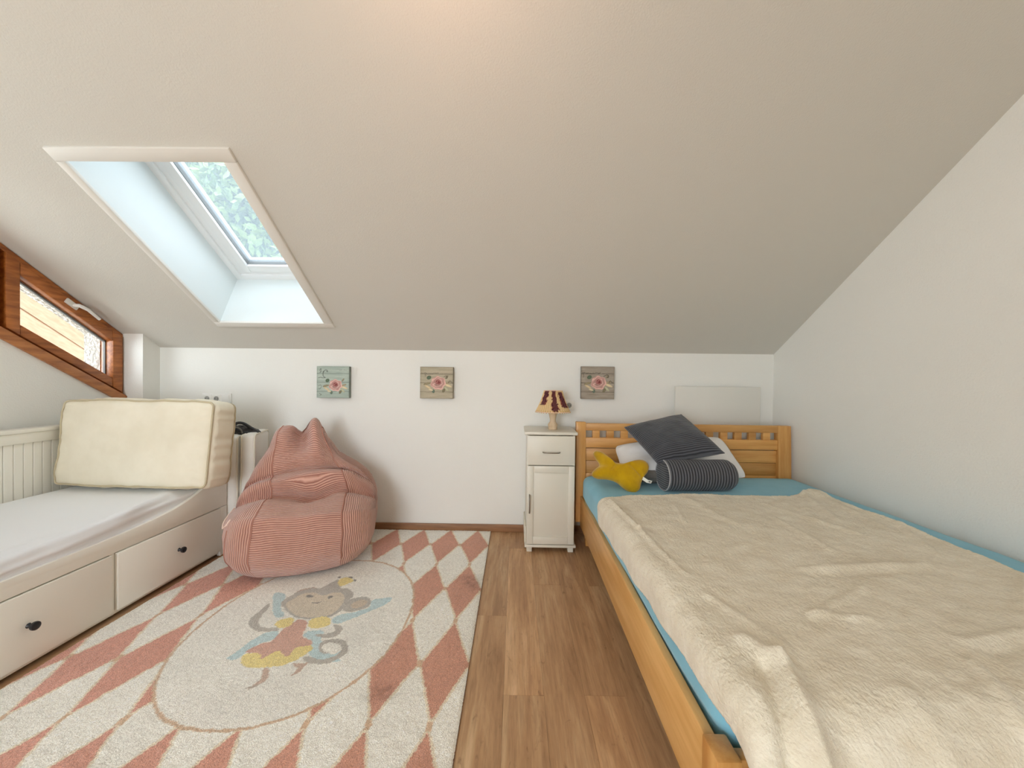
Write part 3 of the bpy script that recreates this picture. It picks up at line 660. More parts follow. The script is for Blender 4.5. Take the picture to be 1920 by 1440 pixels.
# back panel with beadboard, end panel
bx(-2.745, -2.725, .36, 2.478, .05, .40).build('back_base', 'lacq', db)
yb_ = .43
bp = None; nb = 46; bwid = (2.405 - .43) / nb
for i in range(nb):
    if bp is None:
        o = bx(-.009, .009, .0008, bwid - .0008, 0, .36).build('bead_board', 'lacq', db, bevel=.0025, seg=1); o.data.transform(Matrix.Translation(db.location)); bp = o.data
    else:
        o = bpy.data.objects.new('bead_board', bp); COL.objects.link(o); o.parent = db
    o.location = (-2.733 - db.location.x, .43 + i * bwid - db.location.y, .405)
bx(-2.75, -2.708, .36, 2.478, .765, .822).build('back_rail', 'lacq', db, bevel=.004)
bx(-2.765, -2.698, .34, 2.49, .822, .846).build('back_cap', 'lacq', db, bevel=.006)
for ya in (.36, 2.42): bx(-2.75, -2.715, ya, ya + .058, 0, .822).build('back_post', 'lacq', db, bevel=.004)
bx(-2.70, FX - .03, 2.43, 2.468, .006, .78).build('end_panel', 'lacq', db, bevel=.004)
bx(-2.70, FX - .03, .37, .408, .006, .78).build('end_panel', 'lacq', db, bevel=.004)
bx(-2.71, FX - .03, .41, 2.42, .20, .285).build('slat_base', 'lacq', db)

def make_mattress():
    P, F, nn = rbox(.80, 1.985, .185, .05, 60, (.008, .006, .004))
    x, y, z = P[:, 0].copy(), P[:, 1].copy(), P[:, 2].copy()
    top = np.clip((z + .02) / .08, 0, 1)
    wr = np.zeros(len(P))
    # folds of the loose sheet at the front far corner, running along the front edge
    for (a, b, wd, h) in (((.36, .55), (.27, .93), .016, .010), ((.40, .35), (.33, .86), .014, .011), ((.41, .1), (.37, .75), .013, .010), ((.41, -.4), (.385, .55), .012, .009), ((.36, -.9), (.37, .2), .016, .008), ((.30, .65), (.2, .96), .014, .005), ((.33, -.8), (.32, -.1), .012, .005)):
        dd, t = segdist(x, y, a, b); wr += 1.7 * h * np.exp(-(dd / wd) ** 2) * np.sin(np.clip(t, 0, 1) * PI) ** .6
    side = np.clip((x - .37) / .03, 0, 1)
    ws = sum(np.exp(-((z + .02 * np.sin(y * 3 + k) - zc) / .012) ** 2) * .010 for k, zc in enumerate((-.03, .02, .055)))
    P = P + nn * ((wr * top) + ws * side + fbm(x, y, 3, 5, 2) * .002)[:, None]
    P += np.array([-2.298, 1.418, .381])
    b = B(); b.v = P.tolist(); b.f = F
    tag(b.build('mattress', 'sheet', None, smooth=True, loc=(-2.298, 1.418, .288)), 'daybed mattress under a loose white fitted sheet', 'mattress')
make_mattress()

def box_cushion(name, label, cat, sx, sy, sz, rot, loc, m, mp, n=56, bulge=(.0, .035, .01), wr=.007, seed=3, rad=.035, verticals=False, group=None):
    t = thing(name, label, cat, loc, group)
    P, F, nn = rbox(sx, sy, sz, rad, n, bulge)
    hh_ = np.array([sx, sy, sz]) / 2
    def wrinkle(P, nn):
        x, y, z = P[:, 0], P[:, 1], P[:, 2]
        ex = np.clip((np.abs(x) / (sx / 2) - .7) / .3, 0, 1); ez = np.clip((np.abs(z) / (sz / 2) - .7) / .3, 0, 1)
        w1 = np.sin(z * 95 + fbm(x, z, seed, 8) * 3) * ex * .5 + np.sin(x * 60 + fbm(x, z, seed + 5, 8) * 3) * ez * .35
        rim = np.clip(2.2 * np.abs(nn[:, 1]) * np.maximum(np.abs(nn[:, 0]), np.abs(nn[:, 2])), 0, 1)
        return P + nn * (wr * (w1 * (1 - .7 * rim) + .8 * fbm(x, z, seed + 9, 6, 3)) - .0015 * rim)[:, None]
    P = wrinkle(P, nn)
    Q = euler(P, *rot, (0, 0, 0)) + np.array(loc)
    b = B(); b.v = Q.tolist(); b.f = F
    b.build('cover', m, t, smooth=True)
    for sgn in (-1, 1):
        C0, N0 = [], []
        ang = lambda d: (math.cos(math.radians(d)), math.sin(math.radians(d)))
        cor = [(1, 1, 0), (-1, 1, 90), (-1, -1, 180), (1, -1, 270)]
        for ci, (qx, qz, a0) in enumerate(cor):
            for k in range(7):
                cx, cz = ang(a0 + k * 15); C0.append((qx * (sx / 2 - rad), sgn * (sy / 2 - rad), qz * (sz / 2 - rad))); N0.append((cx * .7071, sgn * .7071, cz * .7071))
            nx_, nz_, _ = cor[(ci + 1) % 4]; cx, cz = ang(a0 + 90)
            p0 = np.array(C0[-1]); p1 = np.array((nx_ * (sx / 2 - rad), sgn * (sy / 2 - rad), nz_ * (sz / 2 - rad))); ns = max(3, int(np.linalg.norm(p1 - p0) / .02))
            for q in range(1, ns): C0.append(tuple(p0 + (p1 - p0) * q / ns)); N0.append((cx * .7071, sgn * .7071, cz * .7071))
        N0 = np.array(N0); K = wrinkle(puff(np.array(C0) + N0 * rad, hh_, bulge), N0) + N0 * .0035
        B().tube((euler(K, *rot, (0, 0, 0)) + np.array(loc)).tolist(), .0052, 8, True).build('piping', mp, t, smooth=60)
    return t
box_cushion('back_cushion', 'large cream box cushion with piping leaning at the far end of the daybed', 'cushion', .915, .175, .50,
            (math.radians(-7), 0, math.radians(-1.5)), (-2.215, 2.298, .744), 'cream', 'creampipe_shade', bulge=(.012, .035, .012))

# two spare cushions stood on end on the floor behind the daybed
for lab, cx, cy, hh in (('off-white piped cushion standing on end, right beside the pink beanbag', -1.818, 2.677, .736), ('off-white piped cushion standing on end behind the daybed, left of its twin', -1.912, 2.648, .724)):
    box_cushion('upright_cushion', lab, 'cushion', .31, .083, hh, (0, 0, math.radians(108)), (cx, cy, .0135 + hh / 2 + .010), 'whitecush', 'palepipe', n=36, bulge=(.006, .005, .012), wr=.003, seed=8, rad=.022, group='spare cushions on end')

def black_bundle():
    loc = (-1.878, 2.645, .756)
    t = thing('cloth_bundle', 'crumpled black cloth bundle lying on top of the upright off-white cushion', 'cloth', loc)
    U, F = cube_sphere(22); L = U / np.linalg.norm(U, axis=1, keepdims=True)
    P = L * np.array([.105, .055, .04]); P[:, 2] = np.maximum(P[:, 2], -.004) + .004
    P[:, 2] *= (.75 + .6 * np.exp(-((P[:, 0] + .02) / .05) ** 2))
    P += L * (np.sin(P[:, 0] * 120 + P[:, 2] * 150) * .004 + fbm(P[:, 0], P[:, 1] + P[:, 2] * 2, 12, 26, 3) * .010)[:, None]
    P[:, 2] = np.maximum(P[:, 2], 0.001)
    b = B(); b.v = (P + np.array(loc)).tolist(); b.f = F; b.build('cloth', 'blackcloth', t, smooth=True)
    x, y, z = loc
    B().tube(smooth_open([(x - .05, y - .052, z + .012), (x - .035, y - .06, z + .045), (x + .0, y - .06, z + .05), (x + .025, y - .06, z + .03), (x + .03, y - .058, z + .008)], 20).tolist(), .006, 8).build('strap', 'greyfab', t, smooth=60, label='grey strap loop')
    B().tube(smooth_open([(x - .08, y - .03, z + .02), (x - .05, y - .02, z + .07), (x - .0, y - .02, z + .078), (x + .05, y - .02, z + .05), (x + .1, y - .01, z + .01)], 24).tolist(), .010, 8).build('strap', 'blackcloth', t, smooth=60)
    P2 = L * np.array([.035, .03, .035]) + L * (fbm(L[:, 0], L[:, 2], 5, 4, 2) * .006)[:, None]
    b = B(); b.v = (P2 + np.array((x - .085, y + .005, z + .038))).tolist(); b.f = F; b.build('lining', 'whitecloth', t, smooth=True, label='white lining with black spots')
black_bundle()

# ------------------------------------------------------------------ beanbag
def make_beanbag():
    prof = [(.05, .0), (.0, .05), (-.032, .14), (-.034, .24), (-.030, .31), (-.026, .345), (-.010, .362), (.02, .368), (.10, .392), (.18, .400), (.25, .385), (.285, .385), (.275, .425), (.26, .47), (.285, .525), (.335, .532), (.352, .535), (.332, .56), (.335, .61), (.36, .68), (.395, .75), (.42, .80), (.45, .835), (.49, .84), (.53, .80), (.575, .70), (.63, .50), (.665, .28), (.665, .12), (.63, .03), (.56, .0)]
    Q, sarc, per = smooth_closed(prof, 260, 2)
    nS = 101
    th = np.linspace(-PI / 2, PI / 2, nS)
    zz = np.array([0, .1, .25, .38, .45, .55, .62, .70, .78, .86, .95]); ww = np.array([.36, .405, .405, .385, .37, .345, .325, .295, .245, .19, .15])
    cen = np.array([.33, .27])
    TH, PI_ = np.meshgrid(th, np.arange(len(Q)), indexing='ij')
    s = np.sign(np.sin(TH)) * np.abs(np.sin(TH)) ** .62
    gq = np.abs(np.cos(TH)) ** .42
    d = cen[0] + (Q[PI_, 0] - cen[0]) * gq; z = cen[1] + (Q[PI_, 1] - cen[1]) * gq
    # waist towards the back top: bring centre up for upper part
    wq = np.interp(Q[PI_, 1], zz, ww); wc = np.interp(cen[1] + 0 * z, zz, ww)
    k = np.abs(np.sin(TH)) ** 8
    l = s * (wq * (1 - k) + np.minimum(wc, wq * 1.15) * k)
    G = lambda a, a0, sa, b, b0, sb: np.exp(-((a - a0) / sa) ** 2 - ((b - b0) / sb) ** 2)
    upper = np.clip((z - .5) / .2, 0, 1)
    # folds: V-shaped notch with a peak on the right and a lump on the left
    dz = .060 * G(l, .080, .045, z, .83, .12) * upper - .045 * G(l, .0, .035, z, .84, .12) * upper + .022 * G(l, -.13, .07, z, .8, .10) * upper - .028 * upper - .05 * np.clip((l - .1) / .1, 0, 1) * upper
    vx = np.abs(l - .0) * 1.0
    dd = .085 * G(l, .0, .045, z, .76, .08) * (d < .46) - .03 * G(l, -.11, .06, z, .76, .06) * (d < .46) - .02 * G(l, .09, .05, z, .70, .08) * (d < .46)
    # seat dent and creases
    dz += -.045 * G(l, .02, .09, d, .24, .07) * (z > .3) * (z < .5) + .018 * G(l, -.20, .09, d, .13, .12) * (z > .3) * (z < .5)+ .022 * G(l, .2, .1, d, .2, .12) * (z > .3) * (z < .55)
    dz += .022 * np.sin(l * 7 + .6) * G(z, .53, .05, d, .3, .08)
    dd += fbm(l, z, 5, 7, 3) * .010 - .012 * np.abs(l) * 0
    l2 = l + fbm(d, z, 8, 7, 3) * .008 - .075 * np.clip((z - .45) / .35, 0, 1)
    d = d + dd; z = np.maximum(z + dz + fbm(l, d, 15, 8, 2) * .005 * np.clip(z / .1, 0, 1), .0)
    ang = math.radians(17); ex, ey = math.cos(ang), math.sin(ang)
    ox, oy = -1.212, 2.125
    X = ox + l2 * ex - d * ey; Y = oy + l2 * ey + d * ex
    P = np.stack([X, Y, z + .0145], -1)         # (theta, profile)
    loc = (-1.30, 2.50, .013)
    t = thing('beanbag', 'pink corduroy beanbag chair with slouched pointed back on the rug', 'beanbag', loc)
    i0, i1 = int(nS * .385), int(nS * .635)
    m = len(Q)
    def piece(name, a, b, rib, closed=True):
        Pp = P[a:b + 1]; bb = B(); n = b - a + 1
        bb.v = Pp.reshape(-1, 3).tolist()
        bb.f = [(i * m + j, i * m + (j + 1) % m, (i + 1) * m + (j + 1) % m, (i + 1) * m + j) for i in range(n - 1) for j in range(m)]
        return bb.build(name, 'pink', t, smooth=True, attrs={'rib': rib[a:b + 1].ravel()}, recalc=False)
    arc = np.broadcast_to(sarc[None, :], l.shape)
    piece('front_panel', i0, i1, arc)
    lat = np.r_[np.zeros((1, m)), np.cumsum(np.linalg.norm(np.diff(P, axis=0), axis=2), 0)]
    sp = piece('side_panel', 0, i0, lat - lat[i0]); piece('side_panel', i1, nS - 1, lat - lat[i1])
    for i in (i0, i1):
        pts = P[i, 8:-24:2]; q = pts - np.array([(-1.3, 2.5, .35)]); q /= np.linalg.norm(q, axis=1, keepdims=True)
        B().tube((pts + q * .0012).tolist(), .0034, 6).build('seam', 'pinkseam', t, smooth=60)
    # patch pocket on the left side panel with a light binding
    ia, ib = int(nS * .05), int(nS * .21)
    def near(i, zt):
        js = [j for j in range(m) if Q[j, 0] < .3 and sarc[j] < per * .35]
        j = min(js, key=lambda j: abs(P[i, j, 2] - zt)); return P[i, j]
    top = np.array([near(i, .315 + .05 * abs((i - (ia + ib) / 2) / (ib - ia) * 2) ** 2) for i in range(ia, ib + 1)])
    top = np.array([.25 * top[max(i - 1, 0)] + .5 * top[i] + .25 * top[min(i + 1, len(top) - 1)] for i in range(len(top))])
    out = np.array([-.8, -.6, 0]) * .004
    B().tube((top + out).tolist(), .0042, 6).build('pocket_binding', 'pinklight', t, smooth=60, label='light pink binding along the pocket edge')
    dn = np.array([near(ib, zt) for zt in np.linspace(.315, .05, 16)])
    B().tube((dn + out * .6).tolist(), .0026, 6).build('pocket_seam', 'pinkseam', t, smooth=60)
make_beanbag()

# ------------------------------------------------------------------ bedside cabinet and lamp
NX0, NX1, NY0, NY1 = .084, .404, 2.562, 2.872
nc = thing('bedside_cabinet', 'narrow cream bedside cabinet with one drawer and panelled door beside the bed', 'cabinet', ((NX0 + NX1) / 2, (NY0 + NY1) / 2, 0))
bd = B(); bd.box(NX0, NX0 + .016, NY0 + .002, NY1, .05, .785); bd.box(NX1 - .016, NX1, NY0 + .002, NY1, .05, .785); bd.box(NX0 + .016, NX1 - .016, NY1 - .01, NY1, .05, .785)
bd.box(NX0 + .016, NX1 - .016, NY0 + .02, NY1 - .01, .05, .066); bd.box(NX0 + .016, NX1 - .016, NY0 + .02, NY1 - .01, .57, .583); bd.build('body', 'cream_lacq', nc, bevel=.0015)
bx(NX0 - .018, NX1 + .014, NY0 - .016, NY1, .785, .806).build('top', 'cream_lacq', nc, bevel=.005)
bx(NX0 - .01, NX1 + .010, NY0 - .012, NY1, .034, .052).build('plinth', 'cream_lacq', nc, bevel=.003)
for fx in (NX0 + .003, NX1 - .041):
    for fy in (NY0 + .002, NY1 - .045): bx(fx, fx + .036, fy, fy + .036, 0, .034).build('foot', 'cream_lacq', nc, bevel=.002)
bx(NX0 - .012, NX0 - .0005, NY0 + .02, NY1, .052, .165).build('side_moulding', 'cream_lacq', nc, bevel=.003)
dr = bx(NX0 + .004, NX1 - .004, NY0 - .016, NY0 + .001, .586, .780).build('drawer', 'cream_lacq', nc, bevel=.002)
def pull(o, p, q):
    p, q = Vector(p), Vector(q); out = Vector((0, -.026, 0)); d = (q - p)
    pts = [p, p + out * .75 + d * .02, p + out + d * .12, p + out * 1.12 + d * .5, q + out - d * .12, q + out * .75 - d * .02, q]
    B().tube(smooth_open([tuple(a) for a in pts], 18, 2).tolist(), .0042, 8).build('handle', 'steel', o, smooth=50, label='bowed steel bar handle')
pull(dr, (.188, NY0 - .016, .672), (.300, NY0 - .016, .672))
dy0, dy1 = NY0 - .016, NY0 + .001; dx0, dx1, dz0, dz1 = NX0 + .004, NX1 - .004, .058, .580
dq = bx(dx0, dx1, dy0 + .008, dy1, dz0, dz1).build('door', 'cream_lacq', nc, bevel=.0015)
fw = .040
for q in ((dx0, dx0 + fw, dz0, dz1), (dx1 - fw, dx1, dz0, dz1), (dx0 + fw, dx1 - fw, dz0, dz0 + .05), (dx0 + fw, dx1 - fw, dz1 - .046, dz1)):
    bx(q[0], q[1], dy0, dy0 + .0085, q[2], q[3]).build('door_rail', 'cream_lacq', dq, bevel=.003)
pull(dq, (dx0 + .014, dy0, .268), (dx0 + .014, dy0, .388))

lx, ly, lz = .264, 2.69, .8062
tl = thing('table_lamp', 'small table lamp with turned wooden base and pleated maroon patterned shade', 'lamp', (lx, ly, lz))
B().lathe([(.001, 0), (.030, .0), (.033, .006), (.033, .012), (.030, .018), (.034, .028), (.034, .036), (.027, .046), (.020, .056), (.021, .075), (.026, .098), (.029, .115), (.028, .125), (.020, .134), (.018, .140), (.010, .145), (.001, .146)], (lx, ly, lz), 32).build('base', 'pine', tl, smooth=40)
B().lathe([(.001, .144), (.012, .144), (.012, .165), (.001, .166)], (lx, ly, lz), 16).build('socket', 'white_plastic', tl, smooth=40)
B().lathe([(.001, .166), (.012, .168), (.026, .195), (.024, .212), (.012, .224), (.001, .228)], (lx, ly, lz), 16).build('bulb', 'white_plastic', tl, smooth=40)
def shade():
    nA, nH, pl = 240, 26, 40
    a = np.linspace(0, 2 * PI, nA, endpoint=False); h = np.linspace(0, 1, nH)
    A, H = np.meshgrid(a, h, indexing='xy')
    R = (.120 - .057 * H - .006 * np.sin(H * PI)) + np.cos(A * pl) * (.0045 - .0022 * H)
    zb = .126 + H * .146 - .006 * (1 - H) * (np.cos(A * pl) > 0)
    P = np.stack([lx + R * np.cos(A), ly + R * np.sin(A), lz + zb], -1)
    lin = lambda *c: np.array(C(*c)[:3])
    f = (A + PI / 2 + PI) % (2 * PI) - PI           # 0 faces the room
    pat = -1.0 * np.ones_like(A)
    for (c, h0, h1, wd, sl) in ((-.95, .32, 1.1, .25, .25), (.02, .05, 1.1, .17, -.15), (.85, .2, .96, .25, -.35), (2.0, .1, 1, .2, .1), (-2.1, .1, 1, .2, .1), (3.0, .2, 1, .2, 0)):
        inb = np.clip(1 - np.abs((f - c - sl * (H - .5)) / wd), -1, 1) * ((H > h0) & (H < h1)); pat = np.maximum(pat, np.where((H > h0) & (H < h1), inb, -1))
    pat = pat + .55 * fbm(f, H * 3, 6, 6, 2)
    colr = np.where((pat > .05)[..., None], lin(74, 30, 40), lin(226, 196, 146))
    colr = np.where(((pat > -.25) & (pat <= .05))[..., None], lin(150, 84, 70), colr)
    colr = np.where(((pat > .45))[..., None], lin(104, 58, 60), colr)
    colr = np.where((H < .05)[..., None], lin(214, 176, 116), colr)
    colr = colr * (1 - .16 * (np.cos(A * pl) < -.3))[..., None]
    sh = B().grid(P, True).build('lamp_shade', 'shade', tl, smooth=True, attrs={'col': colr.reshape(-1, 3)}, recalc=False)
    so_ = sh.modifiers.new('thickness', 'SOLIDIFY'); so_.thickness = .002
    for hh, r_ in ((.272, .064), (.126, .121)):
        B().tube([(lx + r_ * math.cos(q * PI / 20), ly + r_ * math.sin(q * PI / 20), lz + hh) for q in range(40)], .002, 6, True).build('shade_ring', 'pinklight', sh, smooth=60)
shade()
# ------------------------------------------------------------------ bed
bed = thing('bed', 'wide honey-coloured wooden bed along the right wall', 'bed', (1.18, 1.75, 0))
HY0, HY1 = 2.655, 2.705
LX0, LX1 = .427, .494; QX0, QX1 = 1.823, 1.912
def post(x0, x1, z1, lean, zb=.17):
    b = B(); Y = lambda z: lean * (z / .85) ** 2
    n = 12; sec = [(HY0 + Y(z), HY1 + Y(z), z) for z in np.linspace(zb, z1, n)]
    poly = [(a, z) for a, c, z in sec] + [(c, z) for a, c, z in sec[::-1]]
    return b.prism(poly, 'x', x0, x1).build('post', 'beechz', bed, bevel=.004)
post(LX0, LX1, .862, .02); post(QX0, QX1, .852, .02)
for fx in (.50, 1.78): bx(fx, fx + .06, 2.66, 2.72, 0, .30).build('leg', 'beechz', bed, bevel=.004)
RY0, RY1 = HY0 + .022, HY1 + .008
def hb_(name, z0, z1, m='beechx', y0=RY0, y1=RY1, x0=LX1, x1=QX0, bev=.003):
    return bx(x0, x1, y0, y1, z0, z1).build(name, m, bed, bevel=bev)
hb_('top_rail', .803, .853); hb_('middle_rail', .684, .753)
for z0, z1 in ((.592, .678), (.505, .590), (.418, .503), (.30, .416)): hb_('panel_board', z0, z1, y0=RY0 + .012, y1=RY1 - .008, bev=.002)
pit = (QX0 - LX1 + .050) / 14
for i in range(13):
    x = LX1 + .048 + i * pit
    bx(x, x + pit - .048, RY0 + .006, RY1 - .004, .7525, .8035).build('block', 'beechx', bed, bevel=.002)
# side rails, foot posts and foot board
def skew_rail(xn, xf, yn, yf, w, z0, z1, name):
    return B().hexa([(xn, yn, z0), (xn + w, yn, z0), (xf + w, yf, z0), (xf, yf, z0), (xn, yn, z1), (xn + w, yn, z1), (xf + w, yf, z1), (xf, yf, z1)]).build(name, 'beech', bed, bevel=.004)
skew_rail(.437, .457, .86, HY0, .026, .148, .352, 'side_rail')
skew_rail(1.870, 1.885, .86, HY0, .026, .148, .352, 'side_rail')
bx(.428, .482, .792, .86, 0, .362).build('foot_post', 'beechz', bed, bevel=.005)
bx(1.83, 1.90, .792, .86, 0, .362).build('foot_post', 'beechz', bed, bevel=.005)
bx(.482, 1.83, .808, .838, .13, .352).build('foot_board', 'beechx', bed, bevel=.004)
for i in range(14): bx(.484, 1.87, .92 + i * .122, .98 + i * .122, .262, .28).build('slat', 'beechx', bed, bevel=.002)
bx(.464, .484, .87, HY0, .22, .262).build('slat_ledge', 'beech', bed); bx(1.853, 1.868, .87, HY0, .22, .262).build('slat_ledge', 'beech', bed)

def bed_mattress():
    sx, sy, sz = 1.418, 1.795, .226
    P, F, nn = rbox(sx, sy, sz, .055, 56, (.004, .0, .008))
    # fitted sheet bulges over the side rail and stays within it below
    z = P[:, 2]; x = P[:, 0]
    P[:, 0] -= np.where(x < -.6, .014 * np.clip((z + .05) / .03, 0, 1), 0)
    P += nn * (fbm(P[:, 0], P[:, 1], 41, 6, 3) * .0025)[:, None]
    P += np.array([1.187, 1.745, .394])
    b = B(); b.v = P.tolist(); b.f = F
    tag(b.build('bed_mattress', 'bluesheet', None, smooth=True, loc=(1.187, 1.745, .281)), 'bed mattress in a turquoise fitted sheet under the cream fleece blanket', 'mattress')
bed_mattress()

def blanket():
    nx, ny = 300, 330
    SS, TT = np.meshgrid(np.linspace(0, 1, nx), np.linspace(0, 1, ny), indexing='ij')
    R, XLc, YEc, ZT = .06, .505, .80, .522
    Xr = 1.735
    arc = R * PI / 2
    yend = .86
    Ltop = Xr - XLc
    Lx = Ltop + arc + np.interp(2.1 - TT * 1.6, [.75, 1.0, 1.3, 1.8], [.018, .026, .052, .066])
    far = lambda x: np.interp(x, [.44, .50, .57, .75, 1.0, 1.52, 1.62, 1.70, 1.76], [2.07, 2.06, 2.075, 2.11, 2.13, 2.135, 2.18, 2.225, 2.21])
    a = SS * Lx
    def curve(a, L):
        flat = np.minimum(a, L); over = np.clip(a - L, 0, None)
        th = np.clip(over / R, 0, PI / 2); down = np.clip(over - arc, 0, None)
        return flat + R * np.sin(th), R * (1 - np.cos(th)) + down
    hx, dropx = curve(a, Ltop)
    X = Xr - hx
    yf = far(X)
    RE = .13; Ly = (yf - YEc) + RE * PI / 2 + .16
    b_ = TT * Ly
    flat = np.minimum(b_, yf - YEc); over = np.clip(b_ - (yf - YEc), 0, None)
    th = np.clip(over / RE, 0, PI / 2); down = np.clip(over - RE * PI / 2, 0, None)
    Y = yf - flat - RE * np.sin(th); dropy = RE * (1 - np.cos(th)) + down
    # wavering side edges
    rt = np.clip(1 - SS * 6, 0, 1); X = X + rt * (np.interp(Y, [.6, .9, 1.28, 1.7, 2.1, 2.3], [-.10, -.07, -.045, -.01, .0, .01]) + .010 * fbm(Y, Y * 0, 3, 5, 2))
    X = X + .006 * np.clip(dropx / .12, 0, 1)
    Z = ZT - dropx - dropy
    onto = np.clip(1 - (dropx + dropy) / .10, 0, 1)
    fold = np.zeros_like(X)
    def ridge(p, q, wd, h):
        dd, t = segdist(X, Y, p, q); return h * np.exp(-(dd / wd) ** 2)
    for p, q, wd, h in (((.50, 2.0), (.53, 1.62), .011, .013), ((.53, 1.62), (.55, 1.25), .013, .008), ((.56, 2.0), (.60, 1.5), .03, -.006),
                        ((.56, .93), (.60, .86), .022, .014), ((.60, .86), (.55, .66), .020, .022), ((.56, .85), (.51, .69), .018, -.02), ((.66, .88), (.62, .68), .03, -.012),
                        ((.98, 1.29), (1.43, 1.34), .018, .008), ((.98, 1.25), (1.40, 1.29), .022, -.006), ((.81, 1.04), (.94, 1.01), .016, .008), ((.81, 1.03), (1.06, 1.17), .016, .007),
                        ((1.21, 1.79), (1.18, 1.44), .018, .007), ((1.64, 2.19), (1.48, 1.77), .02, .010), ((1.70, 2.15), (1.62, 1.7), .02, .008), ((1.57, 2.1), (1.36, 1.75), .02, .006), ((1.10, .93), (1.29, .98), .018, .010), ((1.12, .90), (1.3, .94), .02, -.007),
                        ((1.03, .86), (.96, .72), .014, .012), ((.81, 1.94), (.76, 1.71), .012, .005), ((.57, 1.12), (.66, .88), .016, .006), ((1.72, 1.73), (1.55, 1.41), .014, .006), ((1.45, 1.1), (1.65, 1.25), .018, .010), ((.92, 2.05), (.98, 1.7), .02, .005), ((1.3, 2.0), (1.42, 1.6), .018, .006), ((.75, 1.4), (.9, 1.5), .02, .005), ((1.25, .8), (1.35, .66), .02, .006), ((.8, .78), (.78, .6), .025, .006), ((1.55, .8), (1.6, .6), .025, .006)):
        fold += ridge(p, q, wd, h)
    wav = fbm(X, Y, 60, 3.2, 3) * .0055 + fbm(X + .3 * Y, Y * .5, 66, 11, 3) * .0028
    edge = np.exp(-(np.minimum(TT * Ly, a + .0) / .02) ** 2) * .005      # rolled hem
    corner = .020 * np.exp(-((X - 1.70) / .07) ** 2 - ((Y - 2.19) / .06) ** 2)
    Z = Z + (fold + wav + .004) * np.clip(onto + .15, 0, 1) + edge * onto + corner
    X = X - (fbm(Y, Z, 71, 5, 3) * .004 + .004 * np.sin(Y * 23)) * (1 - onto)
    Y = Y - np.abs(fbm(X, Z, 73, 5, 3)) * .014 * np.clip(dropy / .15, 0, 1) - fold * np.clip(dropy / .06, 0, 1)
    g = np.random.default_rng(9)
    Z = Z + g.normal(0, .0007, X.shape) + fbm(X, Y, 81, 42, 3) * .0012
    P = np.stack([X, Y, Z], -1)
    loc = (1.1, 1.4, .50)
    o = B().grid(P).build('fleece_blanket', 'fleece', None, smooth=True, loc=loc, recalc=False)
    tag(o, 'crumpled cream fleece blanket spread over the turquoise bed sheet', 'blanket')
    so_ = o.modifiers.new('thickness', 'SOLIDIFY'); so_.thickness = .010; so_.offset = 1
    return o
blk = blanket()

# ------------------------------------------------------------------ pillows
def pillow(name, label, cat, cs, T, m, rib=None, n=34, pinch=.05, crumple=.006, seed=2, group=None, seam=None, pw=.55, k=3.0, rnd=.03):
    loc = tuple(np.mean(np.array(cs), 0) - np.array([0, 0, T / 2]))
    t = thing(name, label, cat, loc, group)
    V, F, a, b = inflated_quad(*cs, T, n, pinch, k, crumple, seed, pw, rnd)
    B_ = B(); B_.v = V.tolist(); B_.f = F
    B_.build('cover', m, t, smooth=True, attrs={'rib': (b if rib == 'b' else a) * .2} if rib else None)
    if seam:
        m_ = n + 1; rim = [(i, 0) for i in range(n)] + [(n, j) for j in range(n)] + [(i, n) for i in range(n, 0, -1)] + [(0, j) for j in range(n, 0, -1)]
        B().tube([tuple(V[i * m_ + j]) for i, j in rim], .0028, 6, True).build('edge_seam', seam, t, smooth=60)
    return t
pillow('bed_pillow', 'large white bed pillow leaning on the wooden headboard under the charcoal cushion', 'pillow', [(.655, 2.36, .565), (1.475, 2.40, .55), (1.39, 2.60, .79), (.66, 2.60, .715)], .15, 'white_pillow', seed=4, crumple=.010, pinch=.04, rnd=.08)
pillow('grey_pillow', 'small plain grey pillow lying flat between mustard pillow and striped bolster', 'pillow', [(.70, 2.32, .562), (1.10, 2.33, .562), (1.10, 2.50, .575), (.70, 2.50, .575)], .09, 'greyfab', seed=14, crumple=.004, pinch=.06)
pillow('square_cushion', 'charcoal corduroy square cushion tilted on top of the white pillow', 'cushion', [(.835, 2.25, .665), (1.262, 2.30, .725), (1.115, 2.585, .935), (.712, 2.53, .848)], .15, 'charcoal', 'b', seed=24, crumple=.006, pinch=.07, seam='charcoal', n=40)

